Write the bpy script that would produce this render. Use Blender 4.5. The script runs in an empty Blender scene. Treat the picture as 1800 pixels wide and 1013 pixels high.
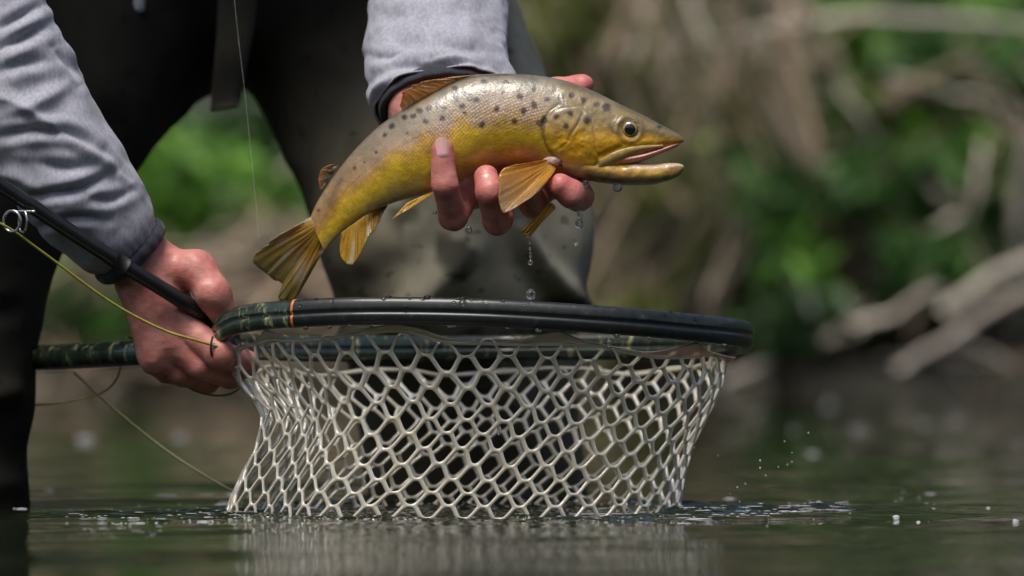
import bpy, bmesh, math, random
import numpy as np
from mathutils import Vector

# ------------------------------------------------------------------ camera, world, sun, exposure
scene = bpy.context.scene
C = scene.collection
D_CAM, H_CAM, F_PX, HORIZON = 3.5, 0.1475, 8141.0, 569.0

def P(px, py, y):
    """a point of the place from its measured position in the photograph and its depth y"""
    k = (D_CAM + y) / F_PX
    return np.array([(px - 900.0) * k, y, H_CAM + (HORIZON - py) * k])

cam_data = bpy.data.cameras.new("camera")
cam = bpy.data.objects.new("camera", cam_data)
C.objects.link(cam)
cam.location = (0, -D_CAM, H_CAM)
cam.rotation_euler = (math.radians(90) + math.atan((HORIZON - 506.5) / F_PX), 0, 0)
cam_data.sensor_width = 36.0
cam_data.lens = 36.0 * F_PX / 1800.0
cam_data.clip_start, cam_data.clip_end = 0.05, 400
cam_data.dof.use_dof = True
cam_data.dof.focus_distance = D_CAM + 0.035
cam_data.dof.aperture_fstop = 4.6
scene.camera = cam

SUN_EL, SUN_AZ = math.radians(64), math.radians(205)      # azimuth clockwise from +Y (north)
world = bpy.data.worlds.new("World")
scene.world = world
world.use_nodes = True
wn = world.node_tree
bg = wn.nodes["Background"]
sky = wn.nodes.new("ShaderNodeTexSky")
sky.sky_type = 'NISHITA'
sky.sun_disc = False
sky.sun_elevation = SUN_EL
sky.sun_rotation = SUN_AZ
sky.air_density, sky.dust_density, sky.ozone_density = 1.0, 4.5, 1.2
wn.links.new(sky.outputs[0], bg.inputs[0])
bg.inputs[1].default_value = 0.085

sun_data = bpy.data.lights.new("sun", 'SUN')
sun_data.energy = 2.3
sun_data.angle = math.radians(30)
sun_data.color = (1.0, 0.965, 0.91)
sun = bpy.data.objects.new("sun", sun_data)
C.objects.link(sun)
sd = Vector((math.sin(SUN_AZ) * math.cos(SUN_EL), math.cos(SUN_AZ) * math.cos(SUN_EL), math.sin(SUN_EL)))
sun.rotation_euler = sd.to_track_quat('Z', 'Y').to_euler()
sun.location = (sd * 30)

scene.view_settings.view_transform = 'Standard'
scene.view_settings.look = 'None'
scene.view_settings.gamma = 1
scene.view_settings.use_curve_mapping = False
scene.view_settings.exposure = 0.52
scene.render.engine = 'CYCLES'
scene.cycles.max_bounces = 8
scene.cycles.transparent_max_bounces = 8
scene.cycles.sample_clamp_indirect = 6
scene.cycles.use_denoising = True
scene.cycles.caustics_reflective = False
scene.cycles.caustics_refractive = False

rng = np.random.default_rng(7)

# ------------------------------------------------------------------ helpers
def _hash(ix, iy, iz, seed):
    h = (ix.astype(np.int64) * 374761393 + iy.astype(np.int64) * 668265263 + iz.astype(np.int64) * 2147483647 + seed * 1274126177) & 0xFFFFFFFF
    h = ((h ^ (h >> 13)) * 1274126177) & 0xFFFFFFFF
    h = (h ^ (h >> 16)) & 0xFFFFFFFF
    return h.astype(np.float64) / 2147483648.0 - 1.0

def noise3(p, seed=0):
    p = np.asarray(p, float)
    i = np.floor(p).astype(np.int64)
    f = p - i
    u = f * f * f * (f * (f * 6 - 15) + 10)
    r = 0
    for dx in (0, 1):
        wx = u[..., 0] if dx else 1 - u[..., 0]
        for dy in (0, 1):
            wy = u[..., 1] if dy else 1 - u[..., 1]
            for dz in (0, 1):
                wz = u[..., 2] if dz else 1 - u[..., 2]
                r = r + wx * wy * wz * _hash(i[..., 0] + dx, i[..., 1] + dy, i[..., 2] + dz, seed)
    return r

def fbm(p, octaves=4, seed=0):
    p = np.asarray(p, float)
    a, s, r = 1.0, 1.0, 0
    for k in range(octaves):
        r = r + a * noise3(p * s + 17.3 * k, seed + k)
        a *= 0.5; s *= 2.03
    return r

def sstep(a, b, x):
    t = np.clip((x - a) / (b - a), 0, 1)
    return t * t * (3 - 2 * t)

def srgb(r, g, b):
    return np.array([((c / 255) / 12.92 if c / 255 <= 0.04045 else ((c / 255 + 0.055) / 1.055) ** 2.4) for c in (r, g, b)])

def cr(pts, n, closed=False):
    """Catmull-Rom (centripetal-ish by chord) through pts, n samples even in parameter"""
    pts = np.asarray(pts, float)
    m = len(pts)
    if closed:
        t = np.linspace(0, m, n, endpoint=False)
    else:
        t = np.linspace(0, m - 1, n)
    i = np.floor(t).astype(int)
    if not closed:
        i = np.minimum(i, m - 2)
    f = (t - i)[:, None]
    if closed:
        a, b, c, d = pts[(i - 1) % m], pts[i % m], pts[(i + 1) % m], pts[(i + 2) % m]
    else:
        a, b, c, d = pts[np.maximum(i - 1, 0)], pts[i], pts[i + 1], pts[np.minimum(i + 2, m - 1)]
    return 0.5 * (2 * b + (c - a) * f + (2 * a - 5 * b + 4 * c - d) * f ** 2 + (3 * b - a - 3 * c + d) * f ** 3)

def even(curve, n, closed=False):
    """resample a polyline evenly by arc length"""
    c = np.asarray(curve, float)
    if closed:
        c = np.vstack([c, c[:1]])
    L = np.concatenate([[0], np.cumsum(np.linalg.norm(np.diff(c, axis=0), axis=1))])
    s = np.linspace(0, L[-1], n, endpoint=not closed)
    return np.stack([np.interp(s, L, c[:, k]) for k in range(c.shape[1])], 1)

ORIGIN = {}

def thing(name, label, cat, loc=(0, 0, 0), group=None):
    o = bpy.data.objects.new(name, None)
    C.objects.link(o)
    o.location = loc
    o.empty_display_size = 0.05
    ORIGIN[o.name] = np.array(loc, float)
    tag(o, label, cat, group)
    return o

def tag(o, label=None, cat=None, group=None, kind=None):
    if label: o["label"] = label
    if cat: o["category"] = cat
    if group: o["group"] = group
    if kind: o["kind"] = kind
    return o

def obj(name, verts, faces, mat, parent=None, smooth=True, col=None, uv=None, subsurf=0, solid=0, loc=None):
    """one mesh object; verts in world coordinates"""
    verts = np.asarray(verts, float)
    if parent is not None:
        org = ORIGIN[parent.name]
    else:
        org = np.zeros(3) if loc is None else np.asarray(loc, float)
    me = bpy.data.meshes.new(name)
    v = verts - org
    faces = np.asarray(faces) if not isinstance(faces, list) else faces
    if isinstance(faces, list):
        me.from_pydata(v.tolist(), [], faces)
    else:
        nf, k = faces.shape
        me.vertices.add(len(v)); me.vertices.foreach_set("co", v.astype(np.float32).ravel())
        me.loops.add(nf * k); me.loops.foreach_set("vertex_index", faces.astype(np.int32).ravel())
        me.polygons.add(nf)
        me.polygons.foreach_set("loop_start", (np.arange(nf) * k).astype(np.int32))
        me.update(calc_edges=True)
    if smooth:
        me.polygons.foreach_set("use_smooth", np.ones(len(me.polygons), bool))
    if col is not None:
        a = me.color_attributes.new("Col", 'FLOAT_COLOR', 'POINT')
        c4 = np.ones((len(v), 4), np.float32); c4[:, :col.shape[1]] = col
        a.data.foreach_set("color", c4.ravel())
    if uv is not None:
        l = me.uv_layers.new(name="UVMap")
        li = np.zeros(len(me.loops), np.int32); me.loops.foreach_get("vertex_index", li)
        l.data.foreach_set("uv", uv[li].astype(np.float32).ravel())
    me.update()
    if mat is not None:
        me.materials.append(mat)
    o = bpy.data.objects.new(name, me)
    C.objects.link(o)
    if parent is not None:
        o.parent = parent
    else:
        o.location = org
    ORIGIN[o.name] = org
    if solid:
        m = o.modifiers.new("thick", 'SOLIDIFY'); m.thickness = solid; m.offset = 0
    if subsurf:
        m = o.modifiers.new("sub", 'SUBSURF'); m.levels = subsurf; m.render_levels = subsurf
    return o

def grid_faces(nu, nv, close_v=True, close_u=False):
    """quads of a nu x nv grid, index = i*nv + j"""
    iu = np.arange(nu if close_u else nu - 1)
    jv = np.arange(nv if close_v else nv - 1)
    I, J = np.meshgrid(iu, jv, indexing='ij')
    I2, J2 = (I + 1) % nu, (J + 1) % nv
    return np.stack([I * nv + J, I2 * nv + J, I2 * nv + J2, I * nv + J2], -1).reshape(-1, 4)

def frames(c, up=(0, 0, 1)):
    t = np.gradient(c, axis=0)
    t /= np.linalg.norm(t, axis=1)[:, None] + 1e-12
    n = np.zeros_like(c)
    ref = np.array(up, float)
    if abs(np.dot(ref, t[0])) > 0.95: ref = np.array([0, 1, 0.])
    v = ref - t[0] * np.dot(ref, t[0]); v /= np.linalg.norm(v)
    for i in range(len(c)):
        v = v - t[i] * np.dot(v, t[i]); v /= np.linalg.norm(v) + 1e-12
        n[i] = v
    return t, n, np.cross(t, n)

def tube(c, r, k=10, cap=True):
    """verts, faces of a tube along polyline c with radius r (scalar or per point)"""
    c = np.asarray(c, float)
    r = np.broadcast_to(np.asarray(r, float), (len(c),))
    t, n, b = frames(c)
    a = np.linspace(0, 2 * np.pi, k, endpoint=False)
    v = c[:, None] + r[:, None, None] * (np.cos(a)[None, :, None] * n[:, None] + np.sin(a)[None, :, None] * b[:, None])
    v = v.reshape(-1, 3)
    f = grid_faces(len(c), k)[:, ::-1]
    if cap:
        m = len(v)
        v = np.vstack([v, c[0] - t[0] * r[0] * 0.3, c[-1] + t[-1] * r[-1] * 0.3])
        j = np.arange(k); j2 = (j + 1) % k; e = (len(c) - 1) * k
        f = f.tolist() + [[m, int(p), int(q)] for p, q in zip(j, j2)] + [[m + 1, int(e + q), int(e + p)] for p, q in zip(j, j2)]
    return v, f

def merge(parts):
    vs, fs, o = [], [], 0
    for v, f in parts:
        vs.append(v)
        fs += [[int(i) + o for i in q] for q in f]
        o += len(v)
    return np.vstack(vs), fs

# signed-distance modelling: round cones blended into one continuous surface
def cone(p, a, b, ra, rb):
    a, b = np.asarray(a, float), np.asarray(b, float)
    ba = b - a
    h = np.clip(((p - a) @ ba) / (ba @ ba), 0, 1)
    return np.linalg.norm(p - a - h[..., None] * ba, axis=-1) - (ra + (rb - ra) * h)

def ellip(p, c, r):
    r = np.asarray(r, float)
    q = (p - np.asarray(c)) / r
    k = np.linalg.norm(q, axis=-1)
    return (k - 1) * r.min() * (0.35 + 0.65 * np.clip(k, 0, 1)) if False else (k - 1) * r.min()

def smin(a, b, k):
    h = np.clip(0.5 + 0.5 * (b - a) / k, 0, 1)
    return b + (a - b) * h - k * h * (1 - h)

def surface(fn, lo, hi, h):
    """naive surface nets of fn(points)<0 in the box lo..hi at step h"""
    lo, hi = np.asarray(lo, float), np.asarray(hi, float)
    n = np.ceil((hi - lo) / h).astype(int) + 1
    ax = [lo[k] + h * np.arange(n[k]) for k in range(3)]
    G = np.stack(np.meshgrid(*ax, indexing='ij'), -1)
    d = fn(G)
    s = d < 0
    cs = np.zeros(tuple(n - 1), int)
    acc = np.zeros(tuple(n - 1) + (3,)); cnt = np.zeros(tuple(n - 1))
    corner = lambda A, i, j, k: A[i:n[0] - 1 + i, j:n[1] - 1 + j, k:n[2] - 1 + k]
    offs = [(i, j, k) for i in (0, 1) for j in (0, 1) for k in (0, 1)]
    for o in offs: cs += corner(s, *o)
    for ea in range(len(offs)):
        for eb in range(ea + 1, len(offs)):
            A, B = np.array(offs[ea]), np.array(offs[eb])
            if np.abs(A - B).sum() != 1: continue
            da, db = corner(d, *A), corner(d, *B)
            m = (da < 0) != (db < 0)
            t = np.where(m, da / np.where(m, da - db, 1), 0)
            pos = A + t[..., None] * (B - A)
            acc += np.where(m[..., None], pos, 0); cnt += m
    act = (cs > 0) & (cs < 8)
    idx = -np.ones(act.shape, int)
    idx[act] = np.arange(act.sum())
    I = np.stack(np.nonzero(act), -1)
    v = lo + h * (I + acc[act] / cnt[act][:, None])
    F = []
    for axn in range(3):
        o1, o2 = [(1, 2), (2, 0), (0, 1)][axn]
        sl0 = [slice(None)] * 3; sl1 = [slice(None)] * 3
        sl0[axn] = slice(0, -1); sl1[axn] = slice(1, None)
        e = s[tuple(sl0)] != s[tuple(sl1)]
        for o in (o1, o2):
            z = [slice(None)] * 3; z[o] = slice(0, 1); e[tuple(z)] = False
            z[o] = slice(-1, None); e[tuple(z)] = False
        K = np.stack(np.nonzero(e), -1)
        if len(K) == 0: continue
        flip = s[tuple(sl0)][tuple(K.T)]
        def cell(a, b):
            Q = K.copy(); Q[:, o1] -= a; Q[:, o2] -= b
            return idx[tuple(Q.T)]
        q = np.stack([cell(1, 1), cell(0, 1), cell(0, 0), cell(1, 0)], -1)
        q = np.where(flip[:, None], q, q[:, ::-1])
        F.append(q)
    F = np.vstack(F)
    return v, F[(F >= 0).all(1)]

# ------------------------------------------------------------------ materials
def mat(name):
    m = bpy.data.materials.new(name)
    m.use_nodes = True
    nt = m.node_tree
    b = nt.nodes["Principled BSDF"]
    return m, nt, b

def N(nt, typ, **kw):
    n = nt.nodes.new(typ)
    for k, v in kw.items():
        if k.startswith("i_"):
            key = k[2:].replace("_", " ")
            n.inputs[key].default_value = v
        else:
            setattr(n, k, v)
    return n

def noise_node(nt, scale, detail=4, rough=0.55, vec=None, stretch=None, coord='Object'):
    tc = nt.nodes.new("ShaderNodeTexCoord")
    src = tc.outputs[coord] if vec is None else vec
    if stretch:
        mp = nt.nodes.new("ShaderNodeMapping"); mp.inputs['Scale'].default_value = stretch
        nt.links.new(src, mp.inputs['Vector']); src = mp.outputs[0]
    t = nt.nodes.new("ShaderNodeTexNoise")
    t.inputs['Scale'].default_value = scale; t.inputs['Detail'].default_value = detail; t.inputs['Roughness'].default_value = rough
    nt.links.new(src, t.inputs['Vector'])
    return t

def ramp(nt, src, stops):
    r = nt.nodes.new("ShaderNodeValToRGB")
    e = r.color_ramp.elements
    while len(e) < len(stops): e.new(0.5)
    for k, (p, c) in enumerate(stops):
        e[k].position = p; e[k].color = (*c, 1)
    nt.links.new(src, r.inputs[0])
    return r.outputs[0]

def bump(nt, b, src, strength, dist, prev=None):
    n = nt.nodes.new("ShaderNodeBump")
    n.inputs['Strength'].default_value = strength; n.inputs['Distance'].default_value = dist
    nt.links.new(src, n.inputs['Height'])
    if prev is not None: nt.links.new(prev, n.inputs['Normal'])
    nt.links.new(n.outputs[0], b.inputs['Normal'])
    return n.outputs[0]

def simple(name, c, rough=0.5, var=0.25, scale=60, spec=0.5, coat=0, bumpd=0, stretch=None, metallic=0):
    m, nt, b = mat(name)
    t = noise_node(nt, scale, 5, stretch=stretch)
    c = np.array(c, float)
    nt.links.new(ramp(nt, t.outputs['Fac'], [(0.3, c * (1 - var)), (0.7, np.minimum(c * (1 + var), 1))]), b.inputs['Base Color'])
    b.inputs['Roughness'].default_value = rough
    b.inputs['Specular IOR Level'].default_value = spec
    b.inputs['Coat Weight'].default_value = coat
    b.inputs['Coat Roughness'].default_value = 0.08
    b.inputs['Metallic'].default_value = metallic
    if bumpd: bump(nt, b, t.outputs['Fac'], 1.0, bumpd)
    return m

def vcol(nt):
    a = nt.nodes.new("ShaderNodeVertexColor"); a.layer_name = "Col"
    return a.outputs['Color']

def mul(nt, a, bsock, fac=1.0):
    n = nt.nodes.new("ShaderNodeMix"); n.data_type = 'RGBA'; n.blend_type = 'MULTIPLY'
    n.inputs[0].default_value = fac
    nt.links.new(a, n.inputs[6]); nt.links.new(bsock, n.inputs[7])
    return n.outputs[2]

# --- skin
M = {}
m, nt, b = mat("skin"); M['skin'] = m
t = noise_node(nt, 90, 5)
nt.links.new(mul(nt, vcol(nt), ramp(nt, t.outputs['Fac'], [(0.3, (0.80, 0.68, 0.68)), (0.7, (1, 1, 1))])), b.inputs['Base Color'])
b.inputs['Subsurface Weight'].default_value = 0.2
b.inputs['Subsurface Radius'].default_value = (1.0, 0.35, 0.2)
b.inputs['Subsurface Scale'].default_value = 0.004
b.inputs['Roughness'].default_value = 0.5; b.inputs['Specular IOR Level'].default_value = 0.35
b.inputs['Coat Weight'].default_value = 0.12; b.inputs['Coat Roughness'].default_value = 0.2
vo = nt.nodes.new("ShaderNodeTexVoronoi"); vo.inputs['Scale'].default_value = 900
tc = nt.nodes.new("ShaderNodeTexCoord"); nt.links.new(tc.outputs['Object'], vo.inputs['Vector'])
p1 = bump(nt, b, vo.outputs['Distance'], 0.3, 0.0004)
t2 = noise_node(nt, 260, 3, stretch=(1, 1, 1.6)); bump(nt, b, t2.outputs['Fac'], 0.3, 0.001, p1)
m, nt, b = mat("nail"); M['nail'] = m
b.inputs['Base Color'].default_value = (0.78, 0.47, 0.44, 1); b.inputs['Roughness'].default_value = 0.3; b.inputs['Coat Weight'].default_value = 0.15
b.inputs['Subsurface Weight'].default_value = 0.3; b.inputs['Subsurface Scale'].default_value = 0.003

# --- fabrics
def fabric(name, c1, c2, weave=1400, rough=0.85, fold=0.0):
    m, nt, b = mat(name)
    t = noise_node(nt, 420, 6, 0.75, stretch=(1, 1, 0.45))
    t3 = noise_node(nt, 38, 3)
    nt.links.new(mul(nt, ramp(nt, t.outputs['Fac'], [(0.32, c1), (0.66, c2)]), ramp(nt, t3.outputs['Fac'], [(0.3, (0.9, 0.9, 0.9)), (0.7, (1, 1, 1))])), b.inputs['Base Color'])
    b.inputs['Roughness'].default_value = rough
    b.inputs['Sheen Weight'].default_value = 0.15
    b.inputs['Specular IOR Level'].default_value = 0.25
    w = noise_node(nt, weave, 2)
    p = bump(nt, b, w.outputs['Fac'], 0.5, 0.0006)
    if fold:
        f = noise_node(nt, 28, 4, 0.5, stretch=(1, 1, 2.0)); bump(nt, b, f.outputs['Fac'], 0.5, fold, p)
    return m
M['sleeve'] = fabric("heather_grey_knit", (0.25, 0.255, 0.30), (0.42, 0.425, 0.485))
M['cuff'] = fabric("charcoal_binding", (0.022, 0.022, 0.033), (0.042, 0.041, 0.056))
M['jacket'] = fabric("dark_jacket", (0.012, 0.013, 0.014), (0.022, 0.023, 0.024))
M['strap'] = fabric("olive_webbing", (0.05, 0.048, 0.036), (0.085, 0.08, 0.06), weave=900)
m, nt, b = mat("wader_fabric"); M['wader'] = m
t = noise_node(nt, 26, 6, 0.6)
t4 = noise_node(nt, 55, 2, 0.4, stretch=(1, 1, 1.5))
nt.links.new(mul(nt, vcol(nt), mul(nt, ramp(nt, t.outputs['Fac'], [(0.3, (0.72, 0.72, 0.70)), (0.7, (1.0, 1.0, 1.0))]),
                 ramp(nt, t4.outputs['Fac'], [(0.3, (0.5, 0.5, 0.5)), (0.36, (1, 1, 1))]))), b.inputs['Base Color'])
b.inputs['Roughness'].default_value = 0.7; b.inputs['Specular IOR Level'].default_value = 0.18
w = noise_node(nt, 1100, 2); p1 = bump(nt, b, w.outputs['Fac'], 0.3, 0.0005)

# --- water, ground
m, nt, b = mat("river_water"); M['water'] = m
b.inputs['Base Color'].default_value = (0.011, 0.015, 0.007, 1)
b.inputs['Roughness'].default_value = 0.035
b.inputs['IOR'].default_value = 1.33
t = noise_node(nt, 9, 4, 0.55, stretch=(0.55, 1.2, 1))
p1 = bump(nt, b, t.outputs['Fac'], 0.30, 0.012)
t = noise_node(nt, 1.7, 3, 0.5, stretch=(0.5, 1.0, 1)); bump(nt, b, t.outputs['Fac'], 0.5, 0.03, p1)

m, nt, b = mat("bank_soil"); M['soil'] = m
t = noise_node(nt, 3.2, 7, 0.65)
t2 = noise_node(nt, 0.9, 3)
nt.links.new(mul(nt, ramp(nt, t.outputs['Fac'], [(0.3, (0.010, 0.010, 0.007)), (0.55, (0.030, 0.027, 0.018)), (0.75, (0.075, 0.064, 0.046))]),
                 ramp(nt, t2.outputs['Fac'], [(0.35, (0.35, 0.5, 0.3)), (0.65, (1, 0.95, 0.9))])), b.inputs['Base Color'])
b.inputs['Roughness'].default_value = 0.95; bump(nt, b, t.outputs['Fac'], 0.8, 0.05)

def leafmat(name, c, var=0.5):
    m, nt, b = mat(name)
    oi = nt.nodes.new("ShaderNodeNewGeometry")
    c = np.array(c, float)
    nt.links.new(ramp(nt, oi.outputs['Random Per Island'], [(0.0, c * (1 - var)), (0.6, c), (1.0, c * np.array([1.6, 1.35, 1.2]))]), b.inputs['Base Color'])
    b.inputs['Roughness'].default_value = 0.5
    tr = nt.nodes.new("ShaderNodeBsdfTranslucent")
    tr.inputs[0].default_value = (*np.minimum(c * 1.6, 1), 1)
    mx = nt.nodes.new("ShaderNodeMixShader"); mx.inputs[0].default_value = 0.3
    out = nt.nodes["Material Output"]
    nt.links.new(b.outputs[0], mx.inputs[1]); nt.links.new(tr.outputs[0], mx.inputs[2]); nt.links.new(mx.outputs[0], out.inputs[0])
    return m
M['leaf_bright'] = leafmat("bright_green_leaf", (0.125, 0.28, 0.04))
M['leaf_mid'] = leafmat("mid_green_leaf", (0.055, 0.145, 0.028))
M['leaf_dark'] = leafmat("dark_green_leaf", (0.032, 0.075, 0.020))
M['leaf_olive'] = leafmat("olive_leaf", (0.15, 0.18, 0.05))
M['reed'] = leafmat("dry_reed", (0.43, 0.365, 0.275), 0.4)
M['reed_brown'] = leafmat("brown_reed", (0.13, 0.10, 0.068), 0.5)
M['bark_pale'] = simple("pale_weathered_wood", (0.52, 0.46, 0.385), 0.85, 0.35, 14, bumpd=0.004)
M['bark_dark'] = simple("brown_bark", (0.12, 0.085, 0.06), 0.9, 0.4, 14, bumpd=0.004)

# --- gear
m, nt, b = mat("camo_lacquer"); M['camo'] = m
t = noise_node(nt, 60, 5, 0.65, stretch=(2.4, 2.4, 0.7))
sep = nt.nodes.new("ShaderNodeSeparateXYZ"); tc = nt.nodes.new("ShaderNodeTexCoord")
nt.links.new(tc.outputs['Object'], sep.inputs[0])
nt.links.new(ramp(nt, t.outputs['Fac'], [(0.36, (0.008, 0.011, 0.009)), (0.47, (0.016, 0.03, 0.018)), (0.56, (0.02, 0.03, 0.02)), (0.60, (0.16, 0.17, 0.08)), (0.70, (0.34, 0.33, 0.17))]), b.inputs['Base Color'])
b.inputs['Roughness'].default_value = 0.3; b.inputs['Coat Weight'].default_value = 0.8; b.inputs['Coat Roughness'].default_value = 0.08
m, nt, b = mat("black_lacquer"); M['rim'] = m
t = noise_node(nt, 160, 4); t2 = noise_node(nt, 600, 2)
nt.links.new(ramp(nt, t.outputs['Fac'], [(0.3, (0.006, 0.008, 0.007)), (0.62, (0.014, 0.018, 0.016)), (0.75, (0.05, 0.055, 0.05))]), b.inputs['Base Color'])
b.inputs['Roughness'].default_value = 0.42; b.inputs['Specular IOR Level'].default_value = 0.35; b.inputs['Coat Weight'].default_value = 0.35; b.inputs['Coat Roughness'].default_value = 0.08
bump(nt, b, t2.outputs['Fac'], 0.12, 0.0004)
M['rod'] = simple("black_rod_blank", (0.010, 0.010, 0.011), 0.35, 0.3, 80, coat=0.25, spec=0.35)
M['metal'] = simple("guide_steel", (0.45, 0.45, 0.46), 0.22, 0.15, 80, metallic=1.0)
M['orange'] = simple("orange_thread", (0.55, 0.16, 0.03), 0.4, 0.15, 200)
M['flyline'] = simple("yellow_green_fly_line", (0.30, 0.29, 0.045), 0.35, 0.2, 200)
M['flyline_dull'] = simple("dull_fly_line", (0.24, 0.22, 0.09), 0.4, 0.2, 200)
M['cord'] = simple("black_cord", (0.01, 0.01, 0.01), 0.6, 0.3, 200)
m, nt, b = mat("nylon_leader"); M['nylon'] = m
b.inputs['Base Color'].default_value = (0.5, 0.52, 0.48, 1); b.inputs['Roughness'].default_value = 0.2; b.inputs['Alpha'].default_value = 0.13
m, nt, b = mat("clear_rubber_netting"); M['net'] = m
t = noise_node(nt, 45, 4)
nt.links.new(ramp(nt, t.outputs['Fac'], [(0.3, (0.74, 0.66, 0.50)), (0.7, (0.86, 0.81, 0.68))]), b.inputs['Base Color'])
b.inputs['Roughness'].default_value = 0.15; b.inputs['IOR'].default_value = 1.45
b.inputs['Transmission Weight'].default_value = 0.5
b.inputs['Subsurface Weight'].default_value = 0.5; b.inputs['Subsurface Scale'].default_value = 0.004; b.inputs['Subsurface Radius'].default_value = (1, 0.9, 0.7)
b.inputs['Coat Weight'].default_value = 0.4
m, nt, b = mat("clear_rubber_film"); M['film'] = m
b.inputs['Base Color'].default_value = (0.80, 0.76, 0.64, 1); b.inputs['Roughness'].default_value = 0.2; b.inputs['IOR'].default_value = 1.3
b.inputs['Transmission Weight'].default_value = 0.62; b.inputs['Subsurface Weight'].default_value = 0.4; b.inputs['Subsurface Scale'].default_value = 0.002
m, nt, b = mat("water_drop_clear"); M['drop'] = m
b.inputs['Base Color'].default_value = (1, 1, 1, 1); b.inputs['Roughness'].default_value = 0.0; b.inputs['Transmission Weight'].default_value = 1.0; b.inputs['IOR'].default_value = 1.33
m, nt, b = mat("foam"); M['foam'] = m
b.inputs['Base Color'].default_value = (0.46, 0.47, 0.49, 1); b.inputs['Roughness'].default_value = 0.4; b.inputs['Subsurface Weight'].default_value = 0.2; b.inputs['Subsurface Scale'].default_value = 0.003

m, nt, b = mat("thin_foam"); M['foam_thin'] = m
b.inputs['Base Color'].default_value = (0.5, 0.51, 0.54, 1); b.inputs['Roughness'].default_value = 0.25; b.inputs['Alpha'].default_value = 0.5
# --- trout
def fishmat(name, rough, coat, scales=False, trans=0.0, rays=False):
    m, nt, b = mat(name)
    uvn = nt.nodes.new("ShaderNodeUVMap")
    t = noise_node(nt, 700, 4, 0.7)
    col = mul(nt, vcol(nt), ramp(nt, t.outputs['Fac'], [(0.3, (0.78, 0.78, 0.76)), (0.7, (1.1, 1.1, 1.1))]))
    nt.links.new(col, b.inputs['Base Color'])
    b.inputs['Roughness'].default_value = rough
    b.inputs['Coat Weight'].default_value = coat; b.inputs['Coat Roughness'].default_value = 0.12
    b.inputs['Subsurface Weight'].default_value = 0.08; b.inputs['Subsurface Scale'].default_value = 0.003
    p1 = bump(nt, b, t.outputs['Fac'], 0.16, 0.0006)
    tw = noise_node(nt, 150, 3, 0.6); p1 = bump(nt, b, tw.outputs['Fac'], 0.35, 0.0016, p1)
    nt.links.new(p1, b.inputs['Coat Normal'])
    if scales:
        mp = nt.nodes.new("ShaderNodeMapping"); mp.inputs['Scale'].default_value = (470, 620, 1)
        mp.inputs['Rotation'].default_value = (0, 0, 0.35)
        nt.links.new(uvn.outputs[0], mp.inputs[0])
        v = nt.nodes.new("ShaderNodeTexVoronoi"); v.inputs['Scale'].default_value = 1.0; v.inputs['Randomness'].default_value = 0.35
        nt.links.new(mp.outputs[0], v.inputs['Vector'])
        p1 = bump(nt, b, v.outputs['Distance'], 0.55, 0.0007, p1)
        al = nt.nodes.new("ShaderNodeVertexColor"); al.layer_name = "Col"
        bs = nt.nodes.new("ShaderNodeMath"); bs.operation = 'MULTIPLY_ADD'; bs.inputs[1].default_value = 0.55; bs.inputs[2].default_value = 0.10
        nt.links.new(al.outputs['Alpha'], bs.inputs[0]); nt.links.new(bs.outputs[0], p1.node.inputs['Strength'])
        # silvery flank scales: pale glint in the middle of each scale where the alpha of the pigment says so
        mx = nt.nodes.new("ShaderNodeMix"); mx.data_type = 'RGBA'
        r = nt.nodes.new("ShaderNodeMath"); r.operation = 'MULTIPLY'
        s = nt.nodes.new("ShaderNodeMapRange"); s.inputs[1].default_value = 0.12; s.inputs[2].default_value = 0.42; s.inputs[3].default_value = 1; s.inputs[4].default_value = 0
        nt.links.new(v.outputs['Distance'], s.inputs[0])
        nt.links.new(s.outputs[0], r.inputs[0]); nt.links.new(al.outputs['Alpha'], r.inputs[1])
        nt.links.new(r.outputs[0], mx.inputs[0]); nt.links.new(col, mx.inputs[6]); mx.inputs[7].default_value = (0.62, 0.52, 0.42, 1)
        nt.links.new(mx.outputs[2], b.inputs['Base Color'])
    if trans:
        tr = nt.nodes.new("ShaderNodeBsdfTranslucent"); nt.links.new(col, tr.inputs[0])
        ms = nt.nodes.new("ShaderNodeMixShader"); ms.inputs[0].default_value = trans
        out = nt.nodes["Material Output"]
        nt.links.new(b.outputs[0], ms.inputs[1]); nt.links.new(tr.outputs[0], ms.inputs[2]); nt.links.new(ms.outputs[0], out.inputs[0])
    return m
M['fish'] = fishmat("trout_skin", 0.40, 0.75, scales=True)
M['fishhead'] = fishmat("trout_head_skin", 0.38, 0.6)
M['fin'] = fishmat("trout_fin", 0.28, 0.7, trans=0.55)
M['mouth'] = simple("trout_mouth_pink", (0.55, 0.22, 0.18), 0.3, 0.2, 300, coat=0.5)
m, nt, b = mat("trout_eye"); M['eye'] = m
nt.links.new(vcol(nt), b.inputs['Base Color']); b.inputs['Roughness'].default_value = 0.15; b.inputs['Coat Weight'].default_value = 1.0; b.inputs['Coat Roughness'].default_value = 0.02
# ================================================================== THE SETTING
# ------------------------------------------------------------------ riverbed and banks: one sheet to the horizon
def axis(lo_dense, hi_dense, step, far, grow=1.25):
    a = list(np.arange(lo_dense, hi_dense + step / 2, step))
    s, x = step, a[-1]
    while x < far:
        s *= grow; x += s; a.append(min(x, far))
    s, x = step, a[0]
    while x > -far:
        s *= grow; x -= s; a.insert(0, max(x, -far))
    return np.array(a)

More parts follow.
